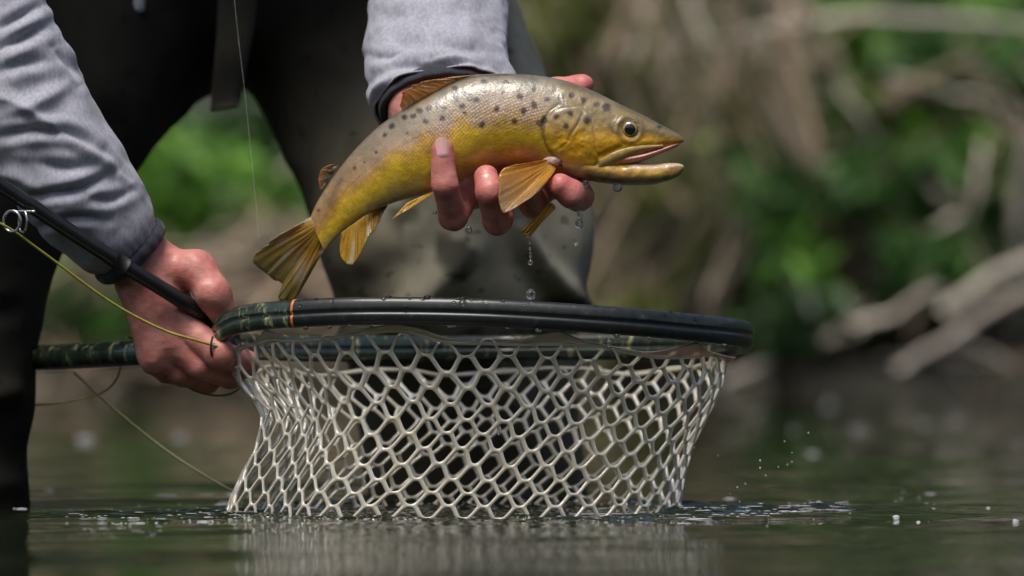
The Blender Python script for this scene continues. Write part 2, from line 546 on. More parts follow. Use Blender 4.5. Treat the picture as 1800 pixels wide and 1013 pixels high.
def bank_z(x, y):
    n = fbm(np.stack([x * 1.3, y * 1.3, x * 0], -1), 4, 3)
    edge = 6.35 + 0.10 * n
    z = -0.45 + 0.45 * sstep(-0.6, 0.25, y - edge)
    z = z + 0.07 * sstep(0.15, 0.4, y - edge) + 0.04 * n * sstep(0.2, 0.8, y - edge)
    z = z + np.clip(y - edge - 0.4, 0, 1.3) * 0.10 + np.clip(y - edge - 1.7, 0, 6) * 0.95 + np.clip(y - edge - 7.7, 0, 40) * 0.06
    z = np.where(y < -11, -0.45 + 0.6 * sstep(-11, -13, y) + np.clip(-13 - y, 0, 12) * 0.62 + 0.25 * n, z)  # unseen bank behind the camera, raised high to hold back low sky light
    return z

gx, gy = axis(-4, 4, 0.07, 140), axis(5.6, 9.5, 0.07, 140)
X, Y = np.meshgrid(gx, gy, indexing='ij')
V = np.stack([X, Y, bank_z(X, Y)], -1).reshape(-1, 3)
o = obj("ground", V, grid_faces(len(gx), len(gy), close_v=False), M['soil'])
tag(o, "dark brown earthen river bank and bed under the plants", None, None, "structure")

# ------------------------------------------------------------------ river surface with ripples, and crests where the net broke it
wx = axis(-0.50, 0.68, 0.0045, 60, 1.12)
wy = np.concatenate([-np.cumsum(0.01 * 1.16 ** np.arange(45))[::-1] - 0.42, np.arange(-0.42, -0.2, 0.0032), np.arange(-0.2, 0.42, 0.0017), np.arange(0.42, 0.62, 0.0032), 0.62 + np.cumsum(0.006 * 1.06 ** np.arange(75))])
wy = wy[(wy > -17) & (wy < 7.6)]
X, Y = np.meshgrid(wx, wy, indexing='ij')
Z = np.zeros_like(X)
wr = np.random.default_rng(4)
for k in range(16):
    lam = 0.06 * 1.28 ** k * 0.8
    a = wr.uniform(-0.6, 0.6) + math.pi / 2
    kx, ky = 2 * math.pi / lam * math.cos(a), 2 * math.pi / lam * math.sin(a)
    if lam > 0.5: continue
    fade = 1 / (1 + (np.hypot(X, Y) / (lam * 22)) ** 4)
    Z += lam * 0.0022 * np.sin(kx * X + ky * Y + wr.uniform(0, 6.28)) * fade
dn = np.hypot((X + 0.035) / 0.20, (Y - 0.16) / 0.16) - 1
near = np.exp(-np.abs(np.clip(dn, 0, 9)) / 0.35) * (0.45 + 0.55 * sstep(-0.25, 0.05, Y + 0.03))
Z += near * 0.0016 * fbm(np.stack([X * 38, Y * 46, X * 0], -1), 3, 21)
def crest(x0, y0, ln, h, sig, ang=0.0):
    """a short ripple crest"""
    global Z
    i0, i1 = np.searchsorted(wx, [x0 - ln * 1.6, x0 + ln * 1.6]); j0, j1 = np.searchsorted(wy, [y0 - 0.05 - ln * abs(ang), y0 + 0.05 + ln * abs(ang)])
    dx, dy = X[i0:i1, j0:j1] - x0, Y[i0:i1, j0:j1] - y0
    dy = dy - ang * dx + 0.004 * np.sin(dx * 60 + x0 * 90)
    Z[i0:i1, j0:j1] += h * np.exp(-(dy / sig) ** 2) * np.exp(-(dx / ln) ** 4)
for k in range(420):     # short broken crests round the foot of the net
    a = wr.uniform(0, 2 * math.pi); r = 1 + abs(wr.normal(0, 0.13)) - .05
    crest(-0.035 + 0.2 * r * math.cos(a), 0.16 + 0.16 * r * math.sin(a), wr.uniform(0.004, 0.018), wr.uniform(0.0005, 0.0012), wr.uniform(0.0022, 0.0034), wr.uniform(-0.12, 0.12))
for k in range(170):     # streaks drifting left of the net
    crest(wr.uniform(-0.36, -0.19), wr.normal(0.075, 0.045), wr.uniform(0.006, 0.026), wr.uniform(0.0006, 0.0012), wr.uniform(0.0022, 0.0032), wr.uniform(-0.04, 0.04))
for k in range(110):     # the long bright wake to the right of the net
    t = wr.uniform(0, 1) ** 1.25
    crest(0.12 + 0.14 * t, 0.070 + 0.085 * t + wr.normal(0, 0.016 * (1 - t) + .003), wr.uniform(0.008, 0.028), wr.uniform(0.0007, 0.0013), 0.0028, 0.55)
for k in range(50):
    crest(wr.uniform(0.13, 0.5), wr.normal(0.14, 0.08), wr.uniform(0.006, 0.02), wr.uniform(0.0003, 0.0008), 0.003, 0.05)
V = np.stack([X, Y, Z], -1).reshape(-1, 3)
o = obj("water", V, grid_faces(len(wx), len(wy), close_v=False), M['water'])
tag(o, "dark rippled river water reflecting the green bank", None, None, "structure")

# ------------------------------------------------------------------ vegetation
def leaves(c, size, r, droop=0.5, aspect=2.6):
    """one bent, pointed leaf per centre: 6 vertices, 2 quads each"""
    n = len(c)
    d = r.normal(0, 1, (n, 3)); d[:, 2] -= droop; d /= np.linalg.norm(d, axis=1)[:, None]
    s = r.normal(0, 1, (n, 3)); s -= d * (s * d).sum(1)[:, None]; s /= np.linalg.norm(s, axis=1)[:, None]
    u = np.cross(d, s)
    L = (size * r.uniform(0.6, 1.3, n))[:, None]; W = L / aspect
    p = np.stack([c, c + d * L * .35 - s * W * .5 + u * W * .15, c + d * L * .4, c + d * L * .35 + s * W * .5 + u * W * .15, c + d * L - u * L * .12], 1)
    f = np.array([[0, 2, 1], [0, 3, 2], [1, 2, 4], [2, 3, 4]])
    return p.reshape(-1, 3), (np.arange(n)[:, None, None] * 5 + f[None]).reshape(-1, 3)

def blades(base, tip, w, r, bend=0.12, seg=4):
    """flat-sided dry stalks: triangular prisms bent along their length"""
    n = len(base)
    t = np.linspace(0, 1, seg + 1)
    side = r.normal(0, 1, (n, 3)); ax = tip - base
    ln = np.linalg.norm(ax, axis=1)[:, None]
    d = ax / ln
    side -= d * (side * d).sum(1)[:, None]; side /= np.linalg.norm(side, axis=1)[:, None]
    oth = np.cross(d, side)
    mid = base[:, None] + ax[:, None] * t[None, :, None] + (side * ln * bend * r.normal(0, 1, (n, 1)))[:, None] * (np.sin(t * np.pi))[None, :, None]
    wd = (w[:, None] * (1 - 0.65 * t[None]))[:, :, None]
    rings = [mid + wd * (side * math.cos(a) + oth * math.sin(a))[:, None] for a in (0, 2.094, 4.189)]
    v = np.stack(rings, 2)                                       # n, seg+1, 3, 3
    f = []
    for i in range(seg):
        for k in range(3):
            f.append([i * 3 + k, i * 3 + (k + 1) % 3, (i + 1) * 3 + (k + 1) % 3, (i + 1) * 3 + k])
    f = np.array(f)
    return v.reshape(-1, 3), (np.arange(n)[:, None, None] * (seg + 1) * 3 + f[None]).reshape(-1, 4)

vr = np.random.default_rng(11)
# dense mass of undergrowth over the whole slope: nobody could count it
n = 26000
x = vr.uniform(-7, 7, n); y = 7.35 + vr.uniform(0, 1, n) ** 0.8 * 6.0
keep = y > 0
x, y = x[keep], y[keep]
cl = fbm(np.stack([x * 1.6, y * 1.6, x * 0 + 5], -1), 3, 8)
z = bank_z(x, y) + np.abs(vr.normal(0, 1, len(x))) * (0.10 + 0.30 * np.clip(cl + 0.3, 0, 1))
v, f = leaves(np.stack([x, y, z], -1), 0.11, vr)
tag(obj("undergrowth", v, f, M['leaf_dark'], smooth=False), "dark green undergrowth covering the river bank", None, None, "stuff")
n = 9000
x = vr.uniform(-6, 6, n); y = 7.4 + vr.uniform(0, 1, n) * 5
cl = fbm(np.stack([x * 2.2, y * 2.2, x * 0 + 9], -1), 3, 31)
k = cl > 0.12
x, y = x[k], y[k]
z = bank_z(x, y) + 0.1 + np.abs(vr.normal(0, 1, len(x))) * 0.2
v, f = leaves(np.stack([x, y, z], -1), 0.10, vr)
tag(obj("ground_cover", v, f, M['leaf_mid'], smooth=False), "mid green leafy ground cover in patches on the bank", None, None, "stuff")

def stalk_patch(px0, py0, px1, py1, y0, y1, n, lean, ln, w, seed):
    """dry stalks rooted in a part of the bank seen in px0..px1, py0..py1"""
    r = np.random.default_rng(seed)
    yy = r.uniform(y0, y1, n)
    c = np.stack([P(a, b_, q) for a, b_, q in zip(r.uniform(px0, px1, n), r.uniform(py0, py1, n), yy)])
    L = r.uniform(ln * 0.5, ln * 1.2, n)
    ang = r.normal(lean[0], lean[1], n) * np.where(r.uniform(0, 1, n) < lean[2], -1, 1)
    d = np.stack([np.sin(ang), r.normal(-0.1, 0.25, n), np.cos(ang)], -1)
    return blades(c - d * L[:, None] / 2, c + d * L[:, None] / 2, r.uniform(w * .5, w * 1.4, n), r)
def cat(parts):
    vs, fs, o = [], [], 0
    for v, f in parts:
        vs.append(v); fs.append(f + o); o += len(v)
    return np.vstack(vs), np.vstack(fs)
def bundle(px, py, lean, ln, n, w, y, seed):
    """a sheaf of stalks lying side by side"""
    r = np.random.default_rng(seed)
    c = np.stack([P(px + r.normal(0, 9), py + r.normal(0, 12), y + r.normal(0, .04)) for _ in range(n)])
    a = lean + r.normal(0, .05, n); d = np.stack([np.sin(a), r.normal(-.1, .12, n), np.cos(a)], -1)
    L = ln * r.uniform(.7, 1.2, n)[:, None]
    return blades(c - d * L / 2, c + d * L / 2, r.uniform(w * .6, w * 1.3, n), r, .05)
brg = np.random.default_rng(77)
sheaves = [bundle(x_, y_, l_, s_, 4, .0075, 6.55, 300 + i) for i, (x_, y_, l_, s_) in enumerate([
    (1005, 70, -.35, .30), (1100, 30, .5, .3), (1135, 240, -.45, .4), (1210, 60, -.55, .34), (1230, 210, .55, .3), 
    (1290, 60, .15, .25), (1330, 180, -.55, .34), (1395, 120, -.3, .28), (1385, 230, -.6, .24), (1080, 420, .5, .36), (1130, 480, .2, .3), (1190, 440, .65, .34), (1230, 360, .9, .3),
    (1280, 480, .5, .26), (1070, 560, .9, .26), (1440, 60, -.5, .22), (1750, 160, -.6, .2), (1630, 150, 1.1, .22), (520, 510, 1.2, .2), (470, 530, 1.4, .24), (170, 450, 1.1, .12)])]
v, f = cat(sheaves + [stalk_patch(940, -20, 1190, 600, 6.6, 7.0, 60, (0.30, 0.22, 0.55), 0.55, 0.013, 1),
            stalk_patch(1150, -20, 1420, 330, 6.7, 7.1, 46, (0.45, 0.22, 0.85), 0.4, 0.012, 2),
            stalk_patch(960, 330, 1290, 620, 6.5, 6.9, 44, (0.45, 0.3, 0.1), 0.35, 0.011, 3),
            stalk_patch(1560, 90, 1820, 190, 7.0, 7.3, 14, (0.5, 0.3, 0.7), 0.25, 0.009, 4),
            stalk_patch(1260, 30, 1820, 560, 6.6, 7.1, 70, (0.75, 0.3, 0.3), 0.34, 0.007, 44),
            stalk_patch(385, 425, 640, 560, 6.3, 6.55, 150, (1.0, 0.3, 0.2), 0.3, 0.011, 5),
            stalk_patch(80, 415, 215, 505, 6.3, 6.5, 34, (0.9, 0.3, 0.2), 0.25, 0.010, 6),
            stalk_patch(90, 600, 660, 695, 6.3, 6.5, 260, (1.2, 0.3, 0.3), 0.25, 0.008, 7)])
tag(obj("dead_reeds", v, f, M['reed'], smooth=False), "tangled mass of dry tan reeds hanging down the bank", None, None, "stuff")
v, f = cat([stalk_patch(940, -20, 1300, 600, 6.8, 7.4, 40, (0.3, 0.4, 0.5), 0.5, 0.010, 12),
            stalk_patch(1250, 420, 1820, 600, 6.7, 7.2, 22, (0.9, 0.4, 0.1), 0.4, 0.008, 13),
            stalk_patch(60, 590, 640, 700, 6.4, 6.6, 80, (1.2, 0.4, 0.3), 0.3, 0.008, 15)])
tag(obj("brown_reeds", v, f, M['reed_brown'], smooth=False), "brown dead stems tangled behind the tan reeds", None, None, "stuff")

v, f = cat([stalk_patch(930, -20, 1300, 560, 6.45, 6.9, 60, (0.4, 0.3, 0.4), 0.4, 0.009, 41),
            stalk_patch(1250, 60, 1560, 560, 6.6, 7.0, 40, (0.5, 0.3, 0.3), 0.35, 0.008, 42),
            stalk_patch(1500, 100, 1820, 560, 6.7, 7.1, 30, (0.8, 0.3, 0.3), 0.35, 0.008, 43)])
tag(obj("green_stems", v, f, M['leaf_olive'], smooth=False), "olive green stems growing up through the dry reeds", None, None, "stuff")

def shrub(px, py, y, rx, rz, n, m, label, size=0.08, seed=0):
    y -= 0.35; n = int(n * 1.25)
    r = np.random.default_rng(seed + int(px * 7 + py))
    c = P(px, py, y)
    root = np.array([c[0], y + 0.1, float(bank_z(np.array(c[0]), np.array(y + 0.1))) - 0.03])
    t = thing("leafy_shrub", label, "shrub", root, "leafy shrubs on the bank")
    k = (D_CAM + y) / F_PX
    cen = c + r.normal(0, 1, (9, 3)) * np.array([rx * k, 0.08, rz * k]) * 0.55
    q = cen[r.integers(0, 9, n)] + r.normal(0, 1, (n, 3)) * np.array([rx * k, 0.10, rz * k]) * 0.36
    v, f = leaves(q, size, r)
    tag(obj("foliage", v, f, m, t, smooth=False), None, None, None, "stuff")
    v, f = merge([tube(cr(np.stack([root, (root + e) / 2 + r.normal(0, .02, 3), e]), 6), np.linspace(.006, .003, 6), 5) for e in cen])
    obj("stem", v, f, M['bark_dark'], t)
branch_args = []
LB, LM, LD, LO = M['leaf_bright'], M['leaf_mid'], M['leaf_dark'], M['leaf_olive']
shrub(950, 55, 7.3, 55, 60, 160, LO, "olive green shrub just right of the grey sleeve, top of frame", seed=1)
shrub(1500, 85, 7.3, 55, 55, 170, LB, "bright green shrub hanging just under the pale horizontal branch", seed=2)
shrub(1600, 10, 7.6, 130, 40, 240, LM, "green shrub above the pale horizontal branch", seed=3)
shrub(1690, 285, 7.2, 85, 60, 300, LB, "large bright green shrub near the right edge", seed=4)
shrub(1390, 290, 7.2, 70, 60, 220, LM, "mid green shrub in the middle of the bank beside the reeds", seed=5)
shrub(1415, 470, 6.9, 32, 36, 90, LB, "small bright green shrub low on the bank in the dark hollow", seed=6)
shrub(1330, 440, 7.2, 80, 80, 240, LD, "dark green shrub behind the lower dry stalks", seed=7)
shrub(1580, 420, 7.2, 90, 70, 260, LD, "dark green shrub behind the forked pale branch", seed=8)
shrub(1600, 220, 7.5, 140, 60, 300, LD, "dark green shrub between the bright shrub and the top branch", seed=9)
shrub(1420, 180, 7.5, 70, 60, 180, LD, "dark green shrub between the hanging reeds and the bright patch", seed=10)
shrub(1080, 330, 7.5, 70, 90, 130, LO, "olive green shrub showing between the dry reeds", seed=11)
shrub(285, 380, 7.0, 45, 75, 300, LB, "bright yellow green shrub beside the grey sleeve between the legs", size=0.09, seed=12)
shrub(400, 400, 7.1, 60, 70, 260, LB, "bright green shrub seen between the legs under the tan stalk", size=0.08, seed=13)
shrub(400, 240, 7.3, 110, 50, 300, LD, "dark green shrub at the top of the gap between the legs", seed=14)
shrub(330, 330, 7.3, 60, 50, 200, LM, "mid green shrub in the gap between the legs", seed=15)
shrub(100, 560, 6.8, 45, 40, 160, LM, "green shrub below the left sleeve beside the dark leg", seed=16)
shrub(110, 440, 7.2, 40, 40, 120, LO, "pale olive shrub just under the left sleeve", seed=17)
shrub(1500, 320, 7.0, 40, 30, 70, LM, "small green shrub left of the large bright shrub", seed=18)

shrub(1290, 120, 7.6, 110, 110, 220, LD, "dark green shrub behind the hanging reeds at the top", seed=20)
shrub(1750, 130, 7.4, 70, 50, 150, LM, "green shrub in the upper right corner under the pale branch", seed=21)
shrub(1530, 190, 7.5, 60, 50, 150, LM, "mid green shrub just above the dark middle of the bank", seed=22)
shrub(1240, 480, 7.4, 80, 60, 160, LM, "green shrub low behind the tan sticks right of the knee", seed=23)
shrub(1000, 180, 7.6, 70, 90, 140, LD, "dark green shrub behind the thumb and the back of the fish", seed=24)
shrub(1710, 440, 7.2, 80, 60, 160, LD, "dark green shrub under the large bright one at the right", seed=25)
shrub(250, 300, 7.2, 40, 50, 160, LB, "yellow green shrub touching the edge of the left sleeve", seed=26)
shrub(470, 340, 7.3, 60, 60, 160, LM, "green shrub right behind the tan stalk in the gap between the legs", seed=27)

shrub(1050, 120, 7.5, 90, 90, 170, LO, "olive shrub glimpsed between the tan stalks above the fish head", seed=31)
shrub(1120, 430, 7.4, 90, 90, 190, LM, "green shrub glimpsed through the tan stalks under the jaw", seed=32)
shrub(1220, 250, 7.4, 80, 90, 160, LO, "olive shrub behind the slanting pale stems right of the snout", seed=33)
shrub(1480, 240, 7.3, 70, 50, 170, LM, "green shrub in the middle of the bank left of the large bright one", seed=34)
shrub(1500, 560, 7.2, 80, 40, 120, LO, "olive shrub low on the bank behind the thick pale branch", seed=35)
shrub(1760, 360, 7.2, 60, 60, 150, LM, "green shrub behind the upright stem at the right edge", seed=36)
shrub(160, 510, 6.8, 50, 50, 200, LB, "bright green shrub between the dark leg and the wrist", seed=37)
shrub(215, 590, 6.75, 50, 30, 120, LM, "low green shrub just above the net handle", seed=38)
shrub(480, 270, 7.4, 60, 50, 160, LM, "green shrub in the top right corner of the gap between the legs", seed=39)
for a_ in [(1640, 110, 7.25, 110, 50, 300, LM, "wide mid green shrub under the right half of the level branch"), (1760, 60, 7.4, 70, 60, 170, LB, "bright green shrub in the extreme top right corner"), (1450, 380, 7.15, 80, 70, 230, LM, "mid green shrub between the small low bright one and the large bright one"),
           (1590, 330, 7.1, 70, 60, 200, LM, "mid green shrub touching the left side of the large bright one"), (1620, 450, 7.0, 80, 50, 180, LM, "mid green shrub above the thick branch at the right edge"), (1000, 40, 7.0, 60, 60, 180, LO, "olive green shrub above the thumb, between the sleeve and the tan stalks"),
           (1340, 350, 6.95, 50, 60, 110, LM, "mid green shrub just right of the snout level, in front of the reeds"), (1150, 320, 6.9, 60, 60, 80, LO, "thin olive shrub in front of the reeds right of the open mouth"), (1100, 560, 6.8, 60, 30, 80, LO, "thin olive shrub low beside the dark knee above the hoop"),
           (1400, 560, 6.7, 70, 40, 110, LD, "dark green shrub at the foot of the bank right of the hoop"), (300, 300, 7.0, 60, 50, 200, LB, "bright yellow green shrub at the top left of the gap between the legs"), (440, 350, 6.9, 60, 60, 160, LB, "bright green shrub behind the fine leader line")]:
    shrub(*a_, seed=60)
for i_, (x0_, y0_, x1_, y1_, lab_) in enumerate([
    (1040, 60, 1105, 210, "thin pale stem just right of the thumb behind the fish"), (1150, -20, 1085, 160, "thin pale stem leaning left above the fish head"), (1290, 200, 1240, 400, "thin pale stem leaning left, right of the open mouth"),
    (1380, 20, 1450, 190, "thin pale stem under the left end of the level branch"), (1470, 150, 1560, 290, "thin pale stem crossing the green middle of the bank"), (1560, 130, 1810, 205, "thin pale twig lying nearly level under the bright green shrub"),
    (1350, 520, 1440, 400, "thin pale twig rising beside the small low bright shrub"), (1240, 640, 1340, 520, "thin pale twig rising from the bank beside the end of the hoop"), (1520, 640, 1700, 600, "thin pale twig low over the dark undercut bank"), (1730, 250, 1690, 420, "thin pale stem in front of the large bright shrub")]):
    branch_args.append(([(x0_, y0_), ((x0_ + x1_) / 2 + 8, (y0_ + y1_) / 2), (x1_, y1_)], 26, lab_, 6.7 + .04 * (i_ % 4), 50 + i_))

def branch(pts, wpx, m, label, y=6.9, twigs=2, taper=0.45, seed=0):
    r = np.random.default_rng(seed + 100)
    k = (D_CAM + y) / F_PX
    c = np.stack([P(a, b_, y + (0.06 * math.sin(i * 1.7 + seed))) for i, (a, b_) in enumerate(pts)])
    t = thing("dead_branch", label, "branch", c[0], "dead branches on the bank")
    q = cr(c, 18) + 0.006 * np.stack([noise3(np.arange(18)[:, None] * np.array([[.5, .0, .0]]) + s, seed) for s in (1.3, 7.7, 3.1)], -1)
    w = np.linspace(wpx, wpx * (1 - taper), 18) * k / 2 * 0.42 * (1 + 0.10 * noise3(np.arange(18)[:, None] * np.array([[.35, 0, 0]]) + seed, 3))
    v, f = tube(q, w, 9)
    obj("limb", v, f, m, t)
    for j in range(twigs):
        i = int(r.integers(5, 15)); d = q[i + 1] - q[i - 1]; d /= np.linalg.norm(d)
        e = q[i] + (d + r.normal(0, .45, 3)) * r.uniform(.08, .2)
        v, f = tube(cr(np.stack([q[i], (q[i] + e) / 2 + r.normal(0, .01, 3), e]), 6), np.linspace(w[i] * .5, w[i] * .2, 6), 6)
        obj("twig", v, f, m, t)
BP, BD = M['bark_pale'], M['bark_dark']
branch([(900, 125), (1150, 85), (1440, 38), (1640, 34), (1860, 52)], 36, BP, "long pale grey branch lying almost level across the top right", 6.8, 2, 0.0, 1)
branch([(1205, -30), (1235, 60), (1265, 120)], 38, BP, "short pale stem pointing down at the top centre right of the fish hand", 6.8, 1, .3, 2)
branch([(1110, -20), (1150, 120), (1195, 270)], 34, BD, "brown stem sloping down behind the snout of the fish", 6.9, 2, .3, 3)
branch([(1325, 40), (1350, 110), (1412, 250)], 32, BP, "pale slanting stem right of the fish head, upper middle of bank", 6.8, 1, .3, 4)
branch([(1180, 120), (1250, 230), (1310, 340)], 32, BP, "pale stem sloping down right beyond the mouth of the fish", 6.8, 1, .3, 5)
branch([(1185, 412), (1260, 365), (1335, 325)], 32, M['reed'], "tan stick rising to the right below the mouth of the fish", 6.7, 0, .3, 6)
branch([(1120, 560), (1165, 430), (1205, 320)], 36, M['reed'], "tan upright stick beside the dark knee", 6.7, 1, .3, 7)
branch([(1455, 525), (1570, 455), (1695, 372)], 40, BP, "thick pale branch rising right towards the forked tip, middle right", 6.7, 1, .2, 8)
branch([(1622, 315), (1655, 345), (1700, 392)], 30, BP, "short pale branch meeting the thick one from above", 6.75, 0, .2, 9)
branch([(1660, 545), (1740, 492), (1840, 440)], 56, BP, "thick pale branch running out at the right edge above the lower ones", 6.6, 1, .1, 10)
branch([(1815, 240), (1790, 340), (1782, 470)], 62, BP, "thick upright pinkish grey stem at the right edge", 6.7, 0, .2, 11)
branch([(1265, 672), (1420, 610), (1560, 555), (1650, 505)], 40, BP, "long pale branch rising from the water right of the net hoop", 6.3, 2, .15, 12)
branch([(1575, 655), (1690, 580), (1830, 500)], 42, BP, "pale branch low at the right edge, leaning over the dark undercut bank", 6.3, 2, .1, 13)
branch([(1625, 495), (1612, 545), (1596, 600)], 22, BD, "thin dark stick hanging between the two low pale branches", 6.4, 0, .3, 14)
branch([(1725, 685), (1770, 655), (1830, 620)], 34, BD, "dim brown branch at the waterline by the right edge", 6.3, 1, .3, 15)
branch([(330, 450), (450, 345), (570, 235)], 36, M['reed'], "broad tan stalk crossing the green gap between the legs", 6.6, 0, .1, 16)
branch([(470, 420), (530, 330), (590, 270)], 26, M['reed'], "thinner tan stalk beside the dark thigh in the gap between the legs", 6.7, 0, .2, 17)
branch([(80, 470), (150, 440), (260, 425)], 40, M['reed'], "tan stalk just under the left sleeve", 6.7, 0, .2, 18)
branch([(1040, 520), (1060, 330), (1045, 180)], 34, M['reed'], "upright tan stalk right behind the fish hand", 6.9, 1, .3, 19)
branch([(1010, 560), (1090, 470), (1130, 380)], 34, M['reed'], "tan stalk leaning right beside the dark knee", 6.7, 1, .3, 20)
for p_, w_b, lab_, y_b, sd_ in branch_args:
    branch(p_, w_b, BP, lab_, y_b, 1, .4, sd_)
# ================================================================== THE PERSON
person = thing("person", "person in grey sleeves and dark waders bent over the water holding a trout", "person", P(410, 906, 0.55) * np.array([1, 1, 0]))
YF = 0.06                                                        # depth of the fish
YN = 0.125                                                       # depth of the hand on the net

def multi(p, chain, k=0.004):
    d = None
    for a, b_, ra, rb in chain:
        e = cone(p, a, b_, ra, rb)
        d = e if d is None else smin(d, e, k)
    return d

def finger(*pr):
    """pr: (point, radius) from knuckle to tip"""
    return [(pr[i][0], pr[i + 1][0], pr[i][1], pr[i + 1][1]) for i in range(len(pr) - 1)]

# ---- hand under the trout
y0 = YF
A = dict(
    pinky=finger((P(822, 338, y0 + .040), .0115), (P(797, 382, y0 - .004), .0105), (P(782, 325, y0 - .0285), .0098), (P(777.5, 263, y0 - .0285), .0086)),
    ring=finger((P(880, 345, y0 + .040), .012), (P(874, 386, y0 - .004), .0113), (P(861, 338, y0 - .028), .0105), (P(855, 311, y0 - .021), .0094)),
    middle=finger((P(938, 338, y0 + .040), .0125), (P(938, 357, y0 - .000), .0113), (P(926, 330, y0 - .020), .0100), (P(918, 312, y0 - .016), .0095)),
    index=finger((P(985, 318, y0 + .036), .0125), (P(1017, 345, y0 + .004), .0113), (P(1003, 341, y0 - .016), .0105), (P(985, 326, y0 - .020), .0092)),
    thumb=finger((P(805, 210, y0 + .062), .017), (P(905, 180, y0 + .052), .0135), (P(975, 162, y0 + .036), .0112), (P(1023, 150, y0 + .024), .0088)))
wristA = P(742, 190, y0 + .072)
foreA = P(770, 20, .205)
palmA = [(foreA, wristA, .031, .027)] + [(P(760, 215, y0 + .068), P(*q, y0 + .042), .020, .0135) for q in ((822, 335), (880, 338), (938, 330), (982, 312))] + \
        [(P(780, 215, y0 + .066), P(890, 215, y0 + .056), .02, .014)]
def handA(p):
    d = multi(p, palmA, .016)
    f = None
    for kx, ch in A.items():
        e = multi(p, ch, .0035)
        f = e if f is None else smin(f, e, .0012)
    return smin(d, f, .007)
vA, fA = surface(handA, P(640, 60, 0) * np.array([1, 0, 1]) + np.array([0, .0, -.17 + .0]), P(1065, 60, .25) + np.array([0, 0, .02]), .0014) if False else surface(handA, (-.115, -.002, .20), (.075, .185, .365), .0012)

# ---- hand on the net handle and rod
y1 = YN
B = dict(
    index=finger((P(320, 572, y1 - .034), .0125), (P(386, 622, y1 - .043), .0112), (P(433, 640, y1 - .008), .0100), (P(418, 640, y1 + .028), .009)),
    middle=finger((P(296, 596, y1 - .034), .0128), (P(352, 642, y1 - .033), .0110), (P(405, 661, y1 - .004), .0100), (P(398, 650, y1 + .030), .009)),
    ring=finger((P(278, 616, y1 - .028), .0122), (P(318, 652, y1 - .022), .0106), (P(365, 668, y1 + .004), .0096), (P(360, 652, y1 + .028), .0085)),
    pinky=finger((P(270, 632, y1 - .018), .0110), (P(294, 650, y1 - .014), .0100), (P(324, 660, y1 + .006), .0090), (P(325, 650, y1 + .028), .008)),
    thumb=finger((P(282, 472, y1 - .024), .0175), (P(346, 473, y1 - .036), .0134), (P(374, 516, y1 - .044), .0122), (P(398, 562, y1 - .034), .0108)))
foreB = P(160, 362, .085)
wristB = P(243, 453, y1 - .028)
palmB = [(foreB, wristB, .029, .0228)] + [(P(264, 478, y1 - .022), P(*q, y1 - .030), .0195, .0122) for q in ((322, 570), (298, 594), (280, 614), (272, 630))] + \
        [(P(262, 500, y1 - .020), P(300, 580, y1 - .018), .02, .017), (P(275, 520, y1 - .012), P(345, 600, y1 + .004), .016, .014)]
def handB(p):
    d = multi(p, palmB, .014)
    f = None
    for kx, ch in B.items():
        e = multi(p, ch, .009 if kx == 'thumb' else .0035)
        f = e if f is None else smin(f, e, .0007)
    d = smin(d, f, .0055)
    for q0, q1 in (((262, 488), (320, 566)), ((252, 496), (296, 590)), ((250, 510), (278, 612))):
        d = smin(d, cone(p, P(*q0, y1 - .0395), P(*q1, y1 - .0405), .0035, .0045), .005)          # tendons
    # tendons and knuckle bumps on the back of the hand
    for q, r in (((322, 570), .007), ((292, 594), .007), ((270, 620), .006)):
        d = smin(d, ellip(p, P(*q, y1 - .0395), (r, .005, r)), .006)
    return d
vB, fB = surface(handB, (-.33, .055, .09), (-.195, .175, .245), .00115)

# ---- the rest of the body, inside the clothes and above the picture
shA, elA = np.array([-.03, .40, .80]), np.array([-.02, .34, .50])
shB, elB = np.array([-.46, .36, .78]), np.array([-.43, .10, .47])
hips, chest, neck, head = np.array([-.24, .68, .50]), np.array([-.245, .42, .80]), np.array([-.245, .30, .93]), np.array([-.245, .22, 1.01])
def body_sdf(p):
    d = smin(cone(p, hips + [0, 0, .05], chest, .14, .16), cone(p, shA, shB, .055, .055), .06)
    for sh, via, wr in ((shA, [P(790, -190, .335), P(771, -60, .26)], foreA), (shB, [P(-58, -190, .083), P(-12, 0, .066), P(70, 230, .063)], foreB)):
        el = via[0]
        d = smin(d, cone(p, sh, el, .045, .034), .03); 
        for a_, b_ in zip(via, via[1:] + [wr]): d = smin(d, cone(p, a_, b_, .031, .030), .012)
    d = smin(d, cone(p, chest, neck, .07, .058), .05)
    d = smin(d, ellip(p, head, (.074, .095, .105)), .03)
    d = smin(d, cone(p, head + [0, -.085, .0], head + [0, -.108, -.03], .010, .014), .012)       # nose
    d = smin(d, ellip(p, head + [0, -.07, -.075], (.04, .04, .035)), .02)                       # chin
    for s in (-1, 1):
        d = smin(d, ellip(p, head + [s * .076, .01, -.01], (.012, .022, .034)), .006)           # ears
        d = -smin(-d, ellip(p, head + [s * .032, -.098, .018], (.016, .014, .011)), .012)       # eye sockets
    d = -smin(-d, ellip(p, head + [0, -.112, -.058], (.024, .008, .004)), .006)                 # mouth
    return d
vC, fC = surface(body_sdf, (-.66, .0, .24), (.16, .88, 1.16), .010)

